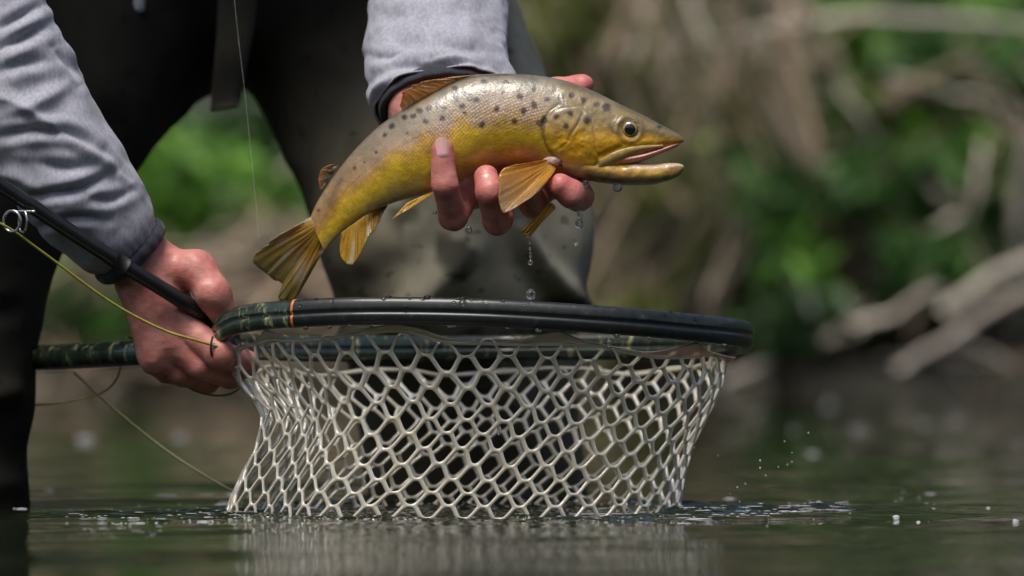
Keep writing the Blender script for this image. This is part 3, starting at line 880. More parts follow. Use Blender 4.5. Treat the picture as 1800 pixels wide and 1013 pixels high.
def cut(v, f, p, d, rad):
    """drop faces beyond the plane (p, d), only near p"""
    w = v - p
    bad = ((w @ d) > 0) & (np.linalg.norm(w, axis=1) < rad)
    f = f[~bad[f].any(1)]
    u = np.unique(f); mp = -np.ones(len(v), int); mp[u] = np.arange(len(u))
    return v[u], mp[f]
def unit(a): return a / np.linalg.norm(a)
dA, dB = unit(foreA - P(771, -60, .26)), unit(foreB - P(70, 230, .063))
vC, fC = cut(vC, fC, foreA - dA * .03, dA, .09); vC, fC = cut(vC, fC, foreB - dB * .03, dB, .09)
vA, fA = cut(vA, fA, foreA + (wristA - foreA) * .12, -unit(wristA - foreA), .2)
vB, fB = cut(vB, fB, foreB + (wristB - foreB) * .12, -unit(wristB - foreB), .2)
def boundary(f, off):
    e = np.sort(np.concatenate([f[:, [0, 1]], f[:, [1, 2]], f[:, [2, 3]], f[:, [3, 0]]]), 1)
    u, c = np.unique(e, axis=0, return_counts=True)
    return np.unique(u[c == 1]) + off
oB, oC = len(vA), len(vA) + len(vB)
V = np.vstack([vA, vB, vC]); Fq = np.vstack([fA, fB + oB, fC + oC])
bA, bB, bC = boundary(fA, 0), boundary(fB, oB), boundary(fC, oC)
extra = []
def join(l1, l2, axis_d):
    """strip of triangles between two roughly round open edges"""
    def order(l):
        c = V[l].mean(0); u = unit(np.cross(axis_d, [0.3, .5, .8])); w = np.cross(axis_d, u)
        a = np.arctan2((V[l] - c) @ w, (V[l] - c) @ u); k = np.argsort(a); return l[k], a[k]
    l1, a1 = order(l1); l2, a2 = order(l2)
    i = j = 0; n1, n2 = len(l1), len(l2)
    while i < n1 or j < n2:
        if j >= n2 or (i < n1 and a1[i] <= a2[j]):
            extra.append([int(l1[i % n1]), int(l1[(i + 1) % n1]), int(l2[j % n2])]); i += 1
        else:
            extra.append([int(l1[i % n1]), int(l2[(j + 1) % n2]), int(l2[j % n2])]); j += 1
near_pt = lambda l, p: l[np.linalg.norm(V[l] - p, axis=1) < .11]
join(near_pt(bC, foreA), near_pt(bA, foreA), dA); join(near_pt(bC, foreB), near_pt(bB, foreB), dB)
base = srgb(200, 138, 126); red = srgb(192, 100, 98); pale = srgb(214, 160, 150); veinc = srgb(190, 138, 132)
col = np.tile(base, (len(V), 1))
def tint(c, r, t, a):
    w = np.exp(-(np.linalg.norm(V - c, axis=1) / r) ** 2)[:, None] * a
    col[:] = col * (1 - w) + t * w
for ch in list(A.values()) + list(B.values()):
    for k, sg in enumerate(ch):
        tint(sg[1], .011, red, .6 if k == len(ch) - 1 else .42)
for ch in A.values(): tint(ch[-1][1], .014, red, .55)
linec = srgb(126, 62, 58)
for ch in list(A.values()) + list(B.values()):
    for k in range(len(ch) - 1):
        ax_ = unit(unit(ch[k][1] - ch[k][0]) + unit(ch[k + 1][1] - ch[k + 1][0])); dj = V - ch[k][1]
        nearj = np.linalg.norm(dj, axis=1) < ch[k][3] * 1.7
        da_ = dj @ ax_ + .0006 * noise3(V * 300, 15)
        for off, am in ((-.0026, .22), (-.0009, .42), (.0008, .42), (.0027, .25)):
            w = (np.exp(-((da_ - off) / .00055) ** 2) * nearj * am * (.6 + .4 * noise3(V * 200 + off * 900, 16)))[:, None]
            col[:] = col * (1 - w) + linec * w
n = fbm(V * 55, 3, 41)[:, None]
col = col * (1 + .10 * n * np.array([.4, 1, 1])); n2 = sstep(.35, .7, fbm(V * 120, 3, 77))[:, None] * .35
col = col * (1 - n2) + red * n2
for ch in [A['pinky'], A['ring']]: tint(ch[-1][1] + np.array([0, -.008, .0]), .006, pale, .6)
ctrV = np.array([0, .1, .2])
V = V + .00055 * np.stack([fbm(V * 75 + q, 3, 90) for q in (0, 31, 67)], -1)
body = obj("body", V, Fq.tolist() + extra, M['skin'], person, col=np.clip(col, 0, 1))
m = body.modifiers.new("smooth", 'SMOOTH'); m.factor = 0.5; m.iterations = 3

def nail(c, along, normal, w, l, name="fingernail"):
    along, normal = unit(np.asarray(along, float)), unit(np.asarray(normal, float))
    side = np.cross(along, normal)
    g = np.linspace(-1, 1, 9); vs = []
    for a in g:
        for b_ in g:
            # rounded outline
            ww = w / 2 * (1 - .16 * max(0, -a) ** 2 - .22 * max(0, a) ** 3)
            x_, y_ = b_ * ww, a * l / 2 + (.10 * l * (1 - b_ * b_) if a > .9 else 0)
            z_ = .0016 - (b_ * ww) ** 2 / .0125 - (.0012 if (abs(b_) > .95 or a < -.95) else 0)
            vs.append(c + side * x_ + along * y_ + normal * z_)
    obj(name, np.array(vs), grid_faces(9, 9, close_v=False), M['nail'], person)
tipA = A['pinky'][-1]
nail(tipA[1] + np.array([0, -.0080, .0005]), tipA[1] - tipA[0], (-.05, -1, .12), .0108, .0145)
rg = A['ring'][-1]
nail(rg[0] * .45 + rg[1] * .55 + np.array([-.0005, -.0092, .001]), rg[1] - rg[0], (-.05, -1, .15), .0098, .0115)
tT = B['thumb'][-1]
nail(tT[1] + np.array([.0098, .002, .003]), tT[1] - tT[0], (1, .3, .4), .0115, .014)

# ---- clothing
def loft(center, ru, rv, up, nphi, folds, seed):
    t, n_, b_ = frames(center, up)
    a = np.linspace(0, 2 * np.pi, nphi, endpoint=False)
    s = np.concatenate([[0], np.cumsum(np.linalg.norm(np.diff(center, axis=0), axis=1))])
    dirs = np.cos(a)[None, :, None] * n_[:, None] * rv[:, None, None] + np.sin(a)[None, :, None] * b_[:, None] * ru[:, None, None]
    v = center[:, None] + dirs
    un = dirs / np.linalg.norm(dirs, axis=2)[:, :, None]
    d = folds(s[:, None] + 0 * a[None], a[None] + 0 * s[:, None], s[-1])
    return v + un * d[:, :, None], un

def ridged(p, seed):
    return (1 - np.abs(noise3(p, seed)) * 2.0)

# left sleeve of the picture
cpx = [(-70, -260, .09), (-45, -120, .075), (-12, 0, .065), (22, 120, .06), (70, 230, .062), (137, 332, .070), (190, 400, .080), (224, 437, .088)]
hw = [116, 102, 86, 93, 100, 97, 83, 74]
pts = np.stack([P(*q) for q in cpx]); rad = np.array([h * (D_CAM + q[2]) / F_PX for h, q in zip(hw, cpx)])
up_arm = np.stack([shB + [0, .0, .03], (shB + elB) / 2 + [0, .0, 0]])
cl = cr(np.vstack([up_arm, pts]), 420); rr = cr(np.concatenate([[.072, .062], rad])[:, None], 420)[:, 0]
def folds_left(s, a, L):
    e = L - s                                                     # distance from the cuff
    fade = sstep(0.0, .02, e)
    warp = .5 * np.sin(a * 1 + s * 9) + .35 * noise3(np.stack([s * 14, np.cos(a), np.sin(a)], -1), 5)
    f1 = ridged(np.stack([s * 17 + 1.5 * np.sin(a + .6) + warp, .45 * np.cos(a), .45 * np.sin(a)], -1), 12)
    f2 = ridged(np.stack([s * 30 - 1.5 * np.sin(a) + warp, .6 * np.cos(a), .6 * np.sin(a)], -1), 22)
    amp = .0060 * (0.35 + 0.65 * sstep(.02, .09, e))
    g = .003 * np.sin(a * 21 + 3 * np.sin(a * 3)) * np.exp(-(e / .012) ** 2)                    # gathers at the cuff
    return fade * amp * (np.sign(f1) * np.abs(f1) ** 1.4 * .85 + .25 * f2) + .0022 * fbm(np.stack([s * 26, 1.8 * np.cos(a), 1.8 * np.sin(a)], -1), 2, 9) * fade + g * .15 - .0035 * np.exp(-(e / .008) ** 2)
v, un_ = loft(cl, rr, rr * .88, (0, -1, 0), 150, folds_left, 1)
def creases(v, un_, lines):
    """folds of the cloth along lines seen on its near side"""
    k_ = F_PX / (D_CAM + v[..., 1]); ax_, ay_ = 900 + v[..., 0] * k_, HORIZON - (v[..., 2] - H_CAM) * k_
    d = np.zeros(ax_.shape); box = (ay_ > -160) & (un_[..., 1] < .35)
    for line_, h, sg in lines:
        L = even(cr(np.array(line_, float), 40), 50)
        px_l, py_l = ax_[box], ay_[box]; m_ = np.full(px_l.shape, 1e9); tt = np.zeros(px_l.shape)
        for i_, q in enumerate(L):
            e_ = np.hypot(px_l - q[0], py_l - q[1]); u_ = e_ < m_; m_ = np.where(u_, e_, m_); tt = np.where(u_, i_ / 49, tt)
        below = np.zeros(px_l.shape)
        d[box] += h * np.sin(np.pi * np.clip(tt, .08, .92)) * (np.exp(-(m_ / sg) ** 2) - .55 * np.exp(-((m_ - 2.2 * sg) / (1.3 * sg)) ** 2))
    return v + un_ * d[..., None]
v = creases(v, un_, [([(-20, 245), (60, 230), (123, 236), (182, 268)], -.0048, 8), ([(20, 352), (80, 342), (140, 332), (205, 300)], -.0050, 8), ([(-10, 92), (49, 62), (92, 40)], -.005, 9),
                     ([(-10, 58), (40, 28), (80, 6)], -.004, 8), ([(92, 84), (122, 116), (140, 150)], -.0042, 7), ([(60, 402), (130, 382), (190, 388)], -.0036, 7), ([(0, 205), (70, 178), (135, 138)], .0036, 12),
                     ([(50, 285), (120, 295), (175, 288)], -.0030, 9), ([(-10, 130), (40, 112), (95, 108)], -.0036, 9), ([(150, 345), (190, 352), (235, 335)], -.003, 7), ([(185, 262), (215, 290), (228, 330)], -.003, 8), ([(-20, 300), (30, 312), (70, 330)], .003, 10)])
sl = obj("sleeve", v.reshape(-1, 3), grid_faces(420, 150)[:, ::-1], M['sleeve'], person, solid=.0015)
def cuff(c, axis_d, ru, rv, up, wdt, parent, name="cuff", bulge=.0016, open_=0.0):
    axis_d = unit(axis_d)
    n_ = unit(np.asarray(up, float) - axis_d * np.dot(up, axis_d)); b_ = np.cross(axis_d, n_)
    prof = [(-.0, -.003), (.0015, -.0005), (wdt * .25, bulge), (wdt * .6, bulge), (wdt * .95, .0003), (wdt, -.002), (wdt * .9, -.005), (wdt * .3, -.006)]
    a = np.linspace(0, 2 * np.pi, 72, endpoint=False)
    vs = np.stack([c + axis_d * s_ + np.cos(a)[:, None] * n_ * (rv + o_) + np.sin(a)[:, None] * b_ * (ru + o_) for s_, o_ in prof])
    vs = vs + .0006 * np.sin(a * 19)[None, :, None] * n_
    return obj(name, vs.reshape(-1, 3), grid_faces(len(prof), 72)[:, ::-1], M['cuff'], parent, subsurf=1)
dcl = unit(cl[-1] - cl[-8])
cuff(cl[-1] - dcl * .004, dcl, rr[-1] - .0012, rr[-1] * .88 - .0012, (0, -1, 0), .0135, sl, bulge=.0026)

# right sleeve of the picture: comes forward towards the fish, its opening seen from below
cpx = [(800, -260, .37), (785, -120, .30), (770, 0, .225), (763, 90, .180), (780, 184, .142)]
hw = [124, 122, 119, 119, 122]
pts = np.stack([P(*q) for q in cpx]); rad = np.array([h * (D_CAM + q[2]) / F_PX for h, q in zip(hw, cpx)])
cl = cr(np.vstack([[shA + [0, .02, .03], (shA + elA) / 2 + [0, .02, 0]], pts]), 320); rr = cr(np.concatenate([[.075, .065], rad])[:, None], 320)[:, 0]
def folds_right(s, a, L):
    e = L - s
    warp = .4 * noise3(np.stack([s * 16, np.cos(a), np.sin(a)], -1), 55)
    f1 = ridged(np.stack([s * 17 + .9 * np.sin(a + 2.2) + warp, .5 * np.cos(a), .5 * np.sin(a)], -1), 62)
    f2 = ridged(np.stack([s * 46 + .8 * np.cos(a) + warp, 1.1 * np.cos(a), 1.1 * np.sin(a)], -1), 72)
    near_ = np.exp(-(e / .04) ** 2)
    return sstep(0, .006, e) * ((.0028 + .003 * near_) * f1 + (.0008 + .0028 * near_) * f2) + .0016 * fbm(np.stack([s * 45, 3 * np.cos(a), 3 * np.sin(a)], -1), 3, 19)
v, un_ = loft(cl, rr, rr * .80, (0, 0, 1), 150, folds_right, 2)
v = creases(v, un_, [([(648, 150), (690, 122), (764, 116), (840, 120)], -.0040, 8), ([(650, 98), (676, 104), (712, 92)], -.0034, 7), ([(655, 190), (668, 165), (690, 146)], -.0034, 6),
                     ([(820, 20), (850, 60), (880, 110)], -.0020, 12), ([(700, 10), (720, 50), (716, 90)], .0018, 14), ([(760, 60), (800, 84), (870, 90)], -.0018, 10), ([(660, 40), (700, 30), (760, 40)], -.0022, 12)])
sr = obj("sleeve", v.reshape(-1, 3), grid_faces(320, 150)[:, ::-1], M['sleeve'], person, solid=.0015)
dcl = unit(cl[-1] - cl[-8])
cuff(cl[-1] - dcl * .007, dcl, rr[-1] - .0025, rr[-1] * .80 - .0025, (0, 0, 1), .0125, sr, bulge=.0002)

# waders
thA, knA, shinA, ftA = P(655, -10, .66), P(803, 430, .465), P(822, 640, .53), P(845, 960, .58)
thB, knB, shinB, ftB = P(165, -40, .66), P(-85, 325, .32), P(-72, 700, .265), P(-68, 960, .27)
pel = P(410, -75, .68)
def wader_sdf(p):
    d = ellip(p, pel, (.20, .135, .108))
    l1 = smin(cone(p, thA, knA, .128, .108), cone(p, knA, shinA, .106, .090), .03); l1 = smin(l1, cone(p, shinA, ftA, .090, .092), .03)
    l2 = smin(cone(p, thB, knB, .142, .098), cone(p, knB, shinB, .092, .056), .03); l2 = smin(l2, cone(p, shinB, ftB, .056, .054), .02)
    d = smin(smin(d, l1, .035), l2, .035)
    return smin(d, cone(p, pel + np.array([0, 0, .09]), pel + np.array([0, -.06, .24]), .15, .17), .04)
v, f = surface(wader_sdf, (-.72, .12, -.14), (.14, .92, .66), .0065)
e = .003
nr = np.stack([wader_sdf(v + e * np.eye(3)[k]) - wader_sdf(v - e * np.eye(3)[k]) for k in range(3)], -1); nr /= np.linalg.norm(nr, axis=1)[:, None]
v = v - nr * wader_sdf(v)[:, None] * .8
disp = .0035 * fbm(v * np.array([9, 9, 14.]), 3, 3) + .0045 * np.clip(ridged(np.stack([v[:, 0] * 5 + v[:, 2] * 9, v[:, 1] * 6, v[:, 2] * 6 - v[:, 0] * 4], -1), 44), -.3, 1)
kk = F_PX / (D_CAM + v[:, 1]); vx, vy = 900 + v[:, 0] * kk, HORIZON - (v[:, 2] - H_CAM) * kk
def crease(line, h, sig):
    """a fold of the cloth along a line, on its front"""
    L = even(cr(np.array(line, float), 40), 60)
    dd = np.min(np.hypot(vx[:, None] - L[None, :, 0], vy[:, None] - L[None, :, 1]), 1)
    return h * np.exp(-(dd / sig) ** 2) * (nr[:, 1] < .2)
sel = (vx > 380) & (vy > -100)
disp = disp + crease([(560, 620), (700, 560), (830, 440)], .015, 24) + crease([(905, 395), (955, 470), (1025, 545)], .015, 17) + crease([(640, 500), (740, 450), (800, 380)], -.006, 40) + crease([(930, 470), (960, 530), (1000, 600)], -.008, 24)
disp = disp + crease([(20, 690), (-60, 705), (-150, 695)], .012, 22) + crease([(20, 545), (-60, 555), (-140, 545)], -.008, 20) + crease([(20, 850), (-60, 860), (-140, 850)], .006, 22)
patch_noise = fbm(np.stack([vx / 90, vy / 90, vx * 0], -1), 4, 90)
dry = np.exp(-(((vx - 850) / 190) ** 2 + ((vy - 430) / 230) ** 2) ** 1.5) * sstep(-.25, .15, patch_noise + .35 - sstep(520, 700, vy) * .5) * (vx > 380)  # dry: light on the right knee, painted in as paler fabric
stain = sstep(.18, .05, np.hypot((vx - 640) / 520, (vy - 500) / 330) + .05 * patch_noise)
dry = dry * (1 - .5 * stain) + .85 * sstep(870, 915, vx) * (vy < 250)  # stain stays darker; thigh edge painted paler as well
dry = np.clip(dry * 1.15 + .22 * sstep(100, 420, vy) * (vx > 420), 0, 1)  # thigh-to-knee brightening of the light, painted into the colour
wcol = srgb(34, 33, 27) * (1 - dry[:, None]) + srgb(160, 154, 134) * dry[:, None]  # shaded crotch and left leg painted dark, lit knee painted pale
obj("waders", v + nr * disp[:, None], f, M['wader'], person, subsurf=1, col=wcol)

# jacket body and cap, above the picture
def jacket_sdf(p):
    d = smin(cone(p, hips + [0, -.02, .09], chest, .175, .185), cone(p, shA, shB, .075, .075), .07)
    return smin(d, cone(p, chest, neck - [0, 0, .02], .09, .07), .05)
v, f = surface(jacket_sdf, (-.70, .10, .36), (.22, .92, 1.06), .012)
obj("jacket", v + .004 * fbm(v * 12, 3, 6)[:, None], f, M['jacket'], person, subsurf=1)
def cap_sdf(p):
    d = np.maximum(ellip(p, head + [0, .01, .01], (.088, .108, .118)), (head[2] + .035) - p[..., 2])
    return smin(d, ellip(p, head + [0, -.13, .045], (.07, .075, .008)), .012)
v, f = surface(cap_sdf, (-.36, -.02, 1.0), (-.13, .40, 1.16), .006)
obj("cap", v, f, M['strap'], person)

# webbing strap hanging in front of the waders, and a small pale zip pull
c = cr(np.stack([P(418, -20, .485), P(412, 60, .498), P(404, 120, .508), P(396, 178, .516), P(394, 192, .516)]), 24)
wd = np.linspace(34, 23, 24) * (D_CAM + .52) / F_PX
t_ = np.linspace(0, 1, 24)
vs = []
for i in range(24):
    for q in (-1, -.5, 0, .5, 1):
        vs.append(c[i] + np.array([q * wd[i], .003 * q * q + .002 * math.sin(i * .5), q * .002]))
st = obj("strap", np.array(vs), grid_faces(24, 5, close_v=False), M['strap'], person, solid=.003)
vs = []
for i in (19, 20, 21, 22):
    for q in (-1, -.5, 0, .5, 1): vs.append(c[i] + np.array([q * wd[i] * 1.04, -.0030, q * .002]))
obj("stitched_end", np.array(vs), grid_faces(4, 5, close_v=False), M['strap'], st, solid=.0015)
v, f = tube(cr(np.stack([P(250, -30, .432), P(246, -8, .434), P(243, 12, .436), P(243, 22, .436)]), 10), np.array([.003, .0035, .004, .0046, .005, .0054, .0055, .0054, .0048, .003]), 10)
obj("zip_pull", v, f, M['sleeve'], person)
# ================================================================== LANDING NET
net = thing("landing_net", "dark camouflage landing net with clear rubber mesh bag held low over the water", "landing net", P(850, 906, .16) * np.array([1, 1, 0]))
hoop_px = [(386, 587, .085), (420, 563, .066), (520, 552, .034), (650, 547, .012), (850, 550, 0.0), (1080, 564, .012), (1220, 577, .055), (1293, 585, .11), (1311, 592, .165),
           (1285, 602, .25), (1150, 608, .31), (900, 611, .335), (700, 613, .31), (520, 612, .25), (425, 608, .185), (392, 602, .135)]
hoop_c = even(cr(np.stack([P(*q) for q in hoop_px]), 400, closed=True), 360, closed=True)
t = np.roll(hoop_c, -1, 0) - np.roll(hoop_c, 1, 0); t /= np.linalg.norm(t, axis=1)[:, None]
out = np.cross(t, [0, 0, 1.0]); out /= np.linalg.norm(out, axis=1)[:, None]
ctr = hoop_c.mean(0)
if ((hoop_c - ctr) * out).sum() < 0: out = -out
upv = np.array([0, 0, 1.0])
def hoop_ring(scale=1.0, k=64):
    a = np.linspace(0, 2 * np.pi, k, endpoint=False)
    ca, sa = np.cos(a), np.sin(a)
    px = np.sign(ca) * np.abs(ca) ** .75 * .0066; pz = np.sign(sa) * np.abs(sa) ** .8 * .0107
    groove = 1 - .42 * np.exp(-((pz + .0004) / .0010) ** 2)
    return px * groove * scale, pz * scale
px_, pz_ = hoop_ring()
v = hoop_c[:, None] + out[:, None] * px_[None, :, None] + upv * pz_[None, :, None]
hp = obj("hoop", v.reshape(-1, 3), grid_faces(360, 64, True, True), M['rim'], net)
hp.data.materials.append(M['camo'])
fc = grid_faces(360, 64, True, True)
kx = 900 + hoop_c[:, 0] * F_PX / (D_CAM + hoop_c[:, 1])
cam_i = (kx < 512) | (hoop_c[:, 1] > .20)
hp.data.polygons.foreach_set("material_index", cam_i[fc[:, 0] // 64].astype(np.int32))
# orange thread band
fi = [i for i in range(360) if hoop_c[i, 1] < .1 and abs(kx[i] - 519) < 60]
i0 = min(fi, key=lambda i: abs(kx[i] - 519))
px_, pz_ = hoop_ring(1.035)
v = np.stack([hoop_c[i0] + t[i0] * s_ + out[i0] * (px_ * g)[:, None] + upv * (pz_ * g)[:, None] for s_, g in ((-.0011, .96), (-.0008, 1.0), (.0008, 1.0), (.0011, .96))])
obj("thread_band", v.reshape(-1, 3), grid_faces(4, 64), M['orange'], net)
# handle with its dark fore grip
c = cr(np.stack([P(404, 598, .105), P(378, 606, .118), P(330, 615, .135), P(245, 620, .165), P(140, 626, .23), P(20, 631, .31)]), 40)
v, f = tube(c, np.concatenate([np.linspace(.008, .0098, 8), np.full(32, .0102)]), 24)
hd = obj("handle", v, f, M['camo'], net)
c = cr(np.stack([P(10, 631.5, .315), P(-20, 633, .33), P(-140, 640, .41), P(-240, 645, .47)]), 30)
v, f = tube(c, np.concatenate([np.linspace(.0104, .0108, 4), np.full(22, .011), np.linspace(.0115, .010, 4)]), 24)
obj("grip", v, f, M['cord'], net)
v, f = tube(even(np.stack([P(404, 598, .105), P(378, 606, .118)]), 8), .0112, 24)
obj("ferrule", v, f, M['rim'], net)

# ---- rubber mesh bag: one sheet of hexagonal holes
NC = 84                                                           # half-cell columns round the bag (even)
VW = 5.9                                                          # cell rows from the hoop to the water
ringN = np.stack([(hoop_c[:, 0] - hoop_c[:, 0].min()) / np.ptp(hoop_c[:, 0]), (hoop_c[:, 1] - hoop_c[:, 1].min()) / np.ptp(hoop_c[:, 1])], 1)
zt = hoop_c[:, 2] - .0185
tl = [-.12, 0, .16, .38, .57, .80, 1.0, 1.2, 1.45]
xl = [402, 408, 422, 462, 458, 434, 414, 440, 520]; xr = [1285, 1280, 1270, 1242, 1218, 1203, 1195, 1160, 1060]
yf = [.008, .012, .018, .022, .020, .016, .012, .03, .08]; yb = [.325, .32, .305, .29, .28, .275, .27, .25, .20]
ml = .15
XL = [P(a, 0, .14)[0] for a in xl]; XR = [P(a, 0, .14)[0] for a in xr]
# the rubber is gathered towards the handle: more columns there
WC = np.concatenate([[0], np.cumsum(1 + .8 * sstep(.24, .05, ringN[:, 0]))]); WC /= WC[-1]
def bag(u, v):
    """point of the bag: u in half-cell columns, v in rows below the collar"""
    u = np.asarray(u, float); v = np.asarray(v, float)
    ju = u + .10 * noise3(np.stack([u * .5, v * .9, u * 0 + 3], -1), 61); jv = v + .07 * noise3(np.stack([u * .5, v * .9, u * 0 + 8], -1), 62)
    i = np.interp((ju % NC) / NC, WC, np.arange(361)) % 360
    i0_ = np.floor(i).astype(int) % 360; fr = (i - np.floor(i))
    g = lambda A_: (A_[i0_].T * (1 - fr) + A_[(i0_ + 1) % 360].T * fr).T
    rn, z0 = g(ringN), g(zt)
    t_ = jv / VW; t_ = np.where(t_ > 0, 1.14 * t_ - .14 * t_ * t_, t_)
    X_ = np.interp(t_, tl, XL) * (1 - rn[..., 0]) + np.interp(t_, tl, XR) * rn[..., 0]
    Y_ = np.interp(t_, tl, yf) * (1 - rn[..., 1]) + np.interp(t_, tl, yb) * rn[..., 1]
    z0 = z0 + .0028 * np.sin(u / NC * 2 * np.pi * 9) * np.exp(-np.clip(jv, 0, 9) / .7)
    Z_ = z0 * (1 - t_) * np.where(t_ > 1, .55, 1)
    q = np.stack([X_, Y_, Z_], -1)
    dn_ = q - np.stack([np.full_like(X_, -.02), np.full_like(X_, .16), Z_], -1); dn_ /= np.linalg.norm(dn_, axis=-1)[..., None] + 1e-9
    amp = .008 * sstep(.1, 1.5, jv)
    left = 1 + .3 * (rn[..., 0] < .22)
    return q + dn_ * (amp * left * noise3(np.stack([u * .17, v * .2, u * 0], -1), 63))[..., None]
a_, b__ = .10, .40
ring_uv = []
corners = [(b__, 0), (a_, .5), (-a_, .5), (-b__, 0), (-a_, -.5), (a_, -.5)]
for k in range(6):
    c0, c1 = np.array(corners[k]), np.array(corners[(k + 1) % 6])
    if k in (1, 4):
        ring_uv += [c0, (c0 + c1) / 2]
    else:                                                        # the diagonal strands run level into every crossing: an ogee
        for q in (0, .25, .5, .75):
            qy = .5 * q + .5 * q * q * (3 - 2 * q)
            ring_uv.append(np.array([c0[0] + (c1[0] - c0[0]) * q, c0[1] + (c1[1] - c0[1]) * qy]))
ring_uv = np.array(ring_uv); NR = len(ring_uv)
isc = np.zeros(NR, bool); isc[[0, 4, 6, 10, 14, 16]] = True
w_ = .097
nrm = []
for k in range(NR):
    p0, p1, p2 = ring_uv[k - 1], ring_uv[k], ring_uv[(k + 1) % NR]
    e1, e2 = p1 - p0, p2 - p1
    n1, n2 = np.array([-e1[1], e1[0]]) / np.linalg.norm(e1), np.array([-e2[1], e2[0]]) / np.linalg.norm(e2)
    n_ = n1 + n2; n_ /= np.linalg.norm(n_)
    nrm.append(n_ * w_ / max(.3, n_ @ n1) * (1.22 if isc[k] else .97))
hole_uv = ring_uv + np.array(nrm)
key, uvs, kind_, quads = {}, [], [], []
def vid(u, v, s):
    k = (round((u % (NC)) * 200) % (NC * 200), round(v * 400), s)
    if k not in key:
        key[k] = len(uvs); uvs.append((u % NC, v)); kind_.append(s)
    return key[k]
for i in range(NC):
    for j in range(0, 10):
        cu, cv = i, j + (.5 if i % 2 else 0) + .5
        R0 = [vid(cu + 2 * p_[0], cv - p_[1], 1) for p_ in ring_uv]; R1 = [vid(cu + 2 * p_[0], cv - p_[1], -1) for p_ in ring_uv]
        H = [vid(cu + 2 * p_[0], cv - p_[1], 0) for p_ in hole_uv]
        for k in range(NR):
            k2 = (k + 1) % NR
            quads.append([R0[k], R0[k2], H[k2], H[k]]); quads.append([R1[k2], R1[k], H[k], H[k2]])
uvs, kind_ = np.array(uvs), np.array(kind_)
B0 = bag(uvs[:, 0], uvs[:, 1])
du = bag(uvs[:, 0] + .15, uvs[:, 1]) - bag(uvs[:, 0] - .15, uvs[:, 1]); dv = bag(uvs[:, 0], uvs[:, 1] + .08) - bag(uvs[:, 0], uvs[:, 1] - .08)
nb = np.cross(du, dv); nb /= np.linalg.norm(nb, axis=1)[:, None] + 1e-12
tk = .0021
obj("mesh_bag", B0 + nb * (kind_ * tk)[:, None], np.array(quads), M['net'], net, subsurf=2)
# collar: wavy cord under the hoop and the sheet that ties it to the hoop in peaks
uu = np.linspace(0, NC, 720, endpoint=False)
cordv = .06 + .10 * np.sin(uu / NC * 2 * np.pi * 9 + 1) + .06 * noise3(np.stack([uu * .3, uu * 0, uu * 0], -1), 70)
cord = bag(uu, cordv)
v = np.vstack([cord, cord[:1]])
tv, tf = tube(v, .0017, 8, cap=False)
obj("collar_cord", tv, tf, M['net'], net)
pk = np.abs(np.sin(uu / NC * np.pi * 11 + .6 + .5 * noise3(np.stack([uu * .12, uu * 0, uu * 0 + 4], -1), 71)))
pk = (1 - pk) ** 1.3
ii = np.interp(uu / NC, WC, np.arange(361)) % 360; i0_ = ii.astype(int) % 360; fr = (ii - np.floor(ii))[:, None]
top = hoop_c[i0_] * (1 - fr) + hoop_c[(i0_ + 1) % 360] * fr - upv * .0098
pk = pk * (1 - .75 * sstep(.4, .6, ringN[i0_][:, 1]))
rows = []
for q in np.linspace(0, 1, 6):
    hgt = (.12 + .88 * pk) * q
    rows.append(cord * (1 - hgt[:, None]) + top * hgt[:, None] + .0016 * np.sin(q * np.pi) * noise3(np.stack([uu * 1.2, uu * 0 + q * 2, uu * 0], -1), 72)[:, None] * np.array([0, 1, 0]))
v = np.stack(rows, 1).reshape(-1, 3)
obj("collar", v, grid_faces(720, 6, close_v=False, close_u=True), M['film'], net, solid=.0007)

# ================================================================== ROD AND LINES
rod = thing("fly_rod", "black fly rod held under the thumb across the grey cuff", "fishing rod", P(355, 554, .08))
c = cr(np.stack([P(-260, 160, -.06), P(-60, 286, -.012), P(0, 326, .002), P(150, 424, .034), P(300, 517, .068), P(350, 549, .088), P(392, 577, .112)]), 90)
n = len(c); s_ = np.linspace(0, 1, n)
r_ = .0058 + .0008 * sstep(.5, .95, s_) + .0006 * np.exp(-((s_ - .55) / .012) ** 2) + .0007 * np.exp(-((s_ - .80) / .010) ** 2)
v, f = tube(c, r_, 20); obj("blank", v, f, M['rod'], rod)
for q in (.56, .80):
    i = int(q * n); v, f = tube(c[i - 1:i + 2], r_[i] + .0005, 20); obj("winding", v, f, M['cord'], rod)
g = obj("guide", *tube(even(np.stack([P(62, 372, .006), P(38, 372, .004), P(24, 372, .002)]), 8), .0012, 8), M['metal'], rod)
def ringmesh(cn, rx, rz, tubr, rot):
    a = np.linspace(0, 2 * np.pi, 33)
    e1 = np.array([math.cos(rot), -math.sin(rot), 0]); e2 = np.array([0.0, 0, 1])
    return tube(cn + np.cos(a)[:, None] * e1 * rx + np.sin(a)[:, None] * e2 * rz, tubr, 10, cap=False)
obj("guide_ring", *ringmesh(P(21, 389, -.002), .0075, .0080, .0011, .45), M['metal'], g)
obj("guide_leg", *ringmesh(P(40, 389, .006), .0068, .0085, .0009, 1.0), M['metal'], g)
def line(pts, r, name, label, m, n=60, group=None):
    c = cr(np.stack([P(*q) for q in pts]), n)
    v, f = tube(c, r, 8)
    o = obj(name, v, f, m, loc=c[0])
    return tag(o, label, "fishing line", group)
line([(-120, 340, -.03), (2, 394, -.003), (70, 440, .015), (190, 528, .042), (280, 577, .056), (340, 597, .062), (392, 612, .074)], .00105, "fly_line", "yellow green fly line running through the rod guide to the net hoop", M['flyline'])
line([(130, 655, .24), (200, 718, .235), (290, 790, .225), (370, 842, .20), (425, 871, .18)], .00105, "fly_line", "dull olive fly line slanting down into the water left of the net", M['flyline_dull'])
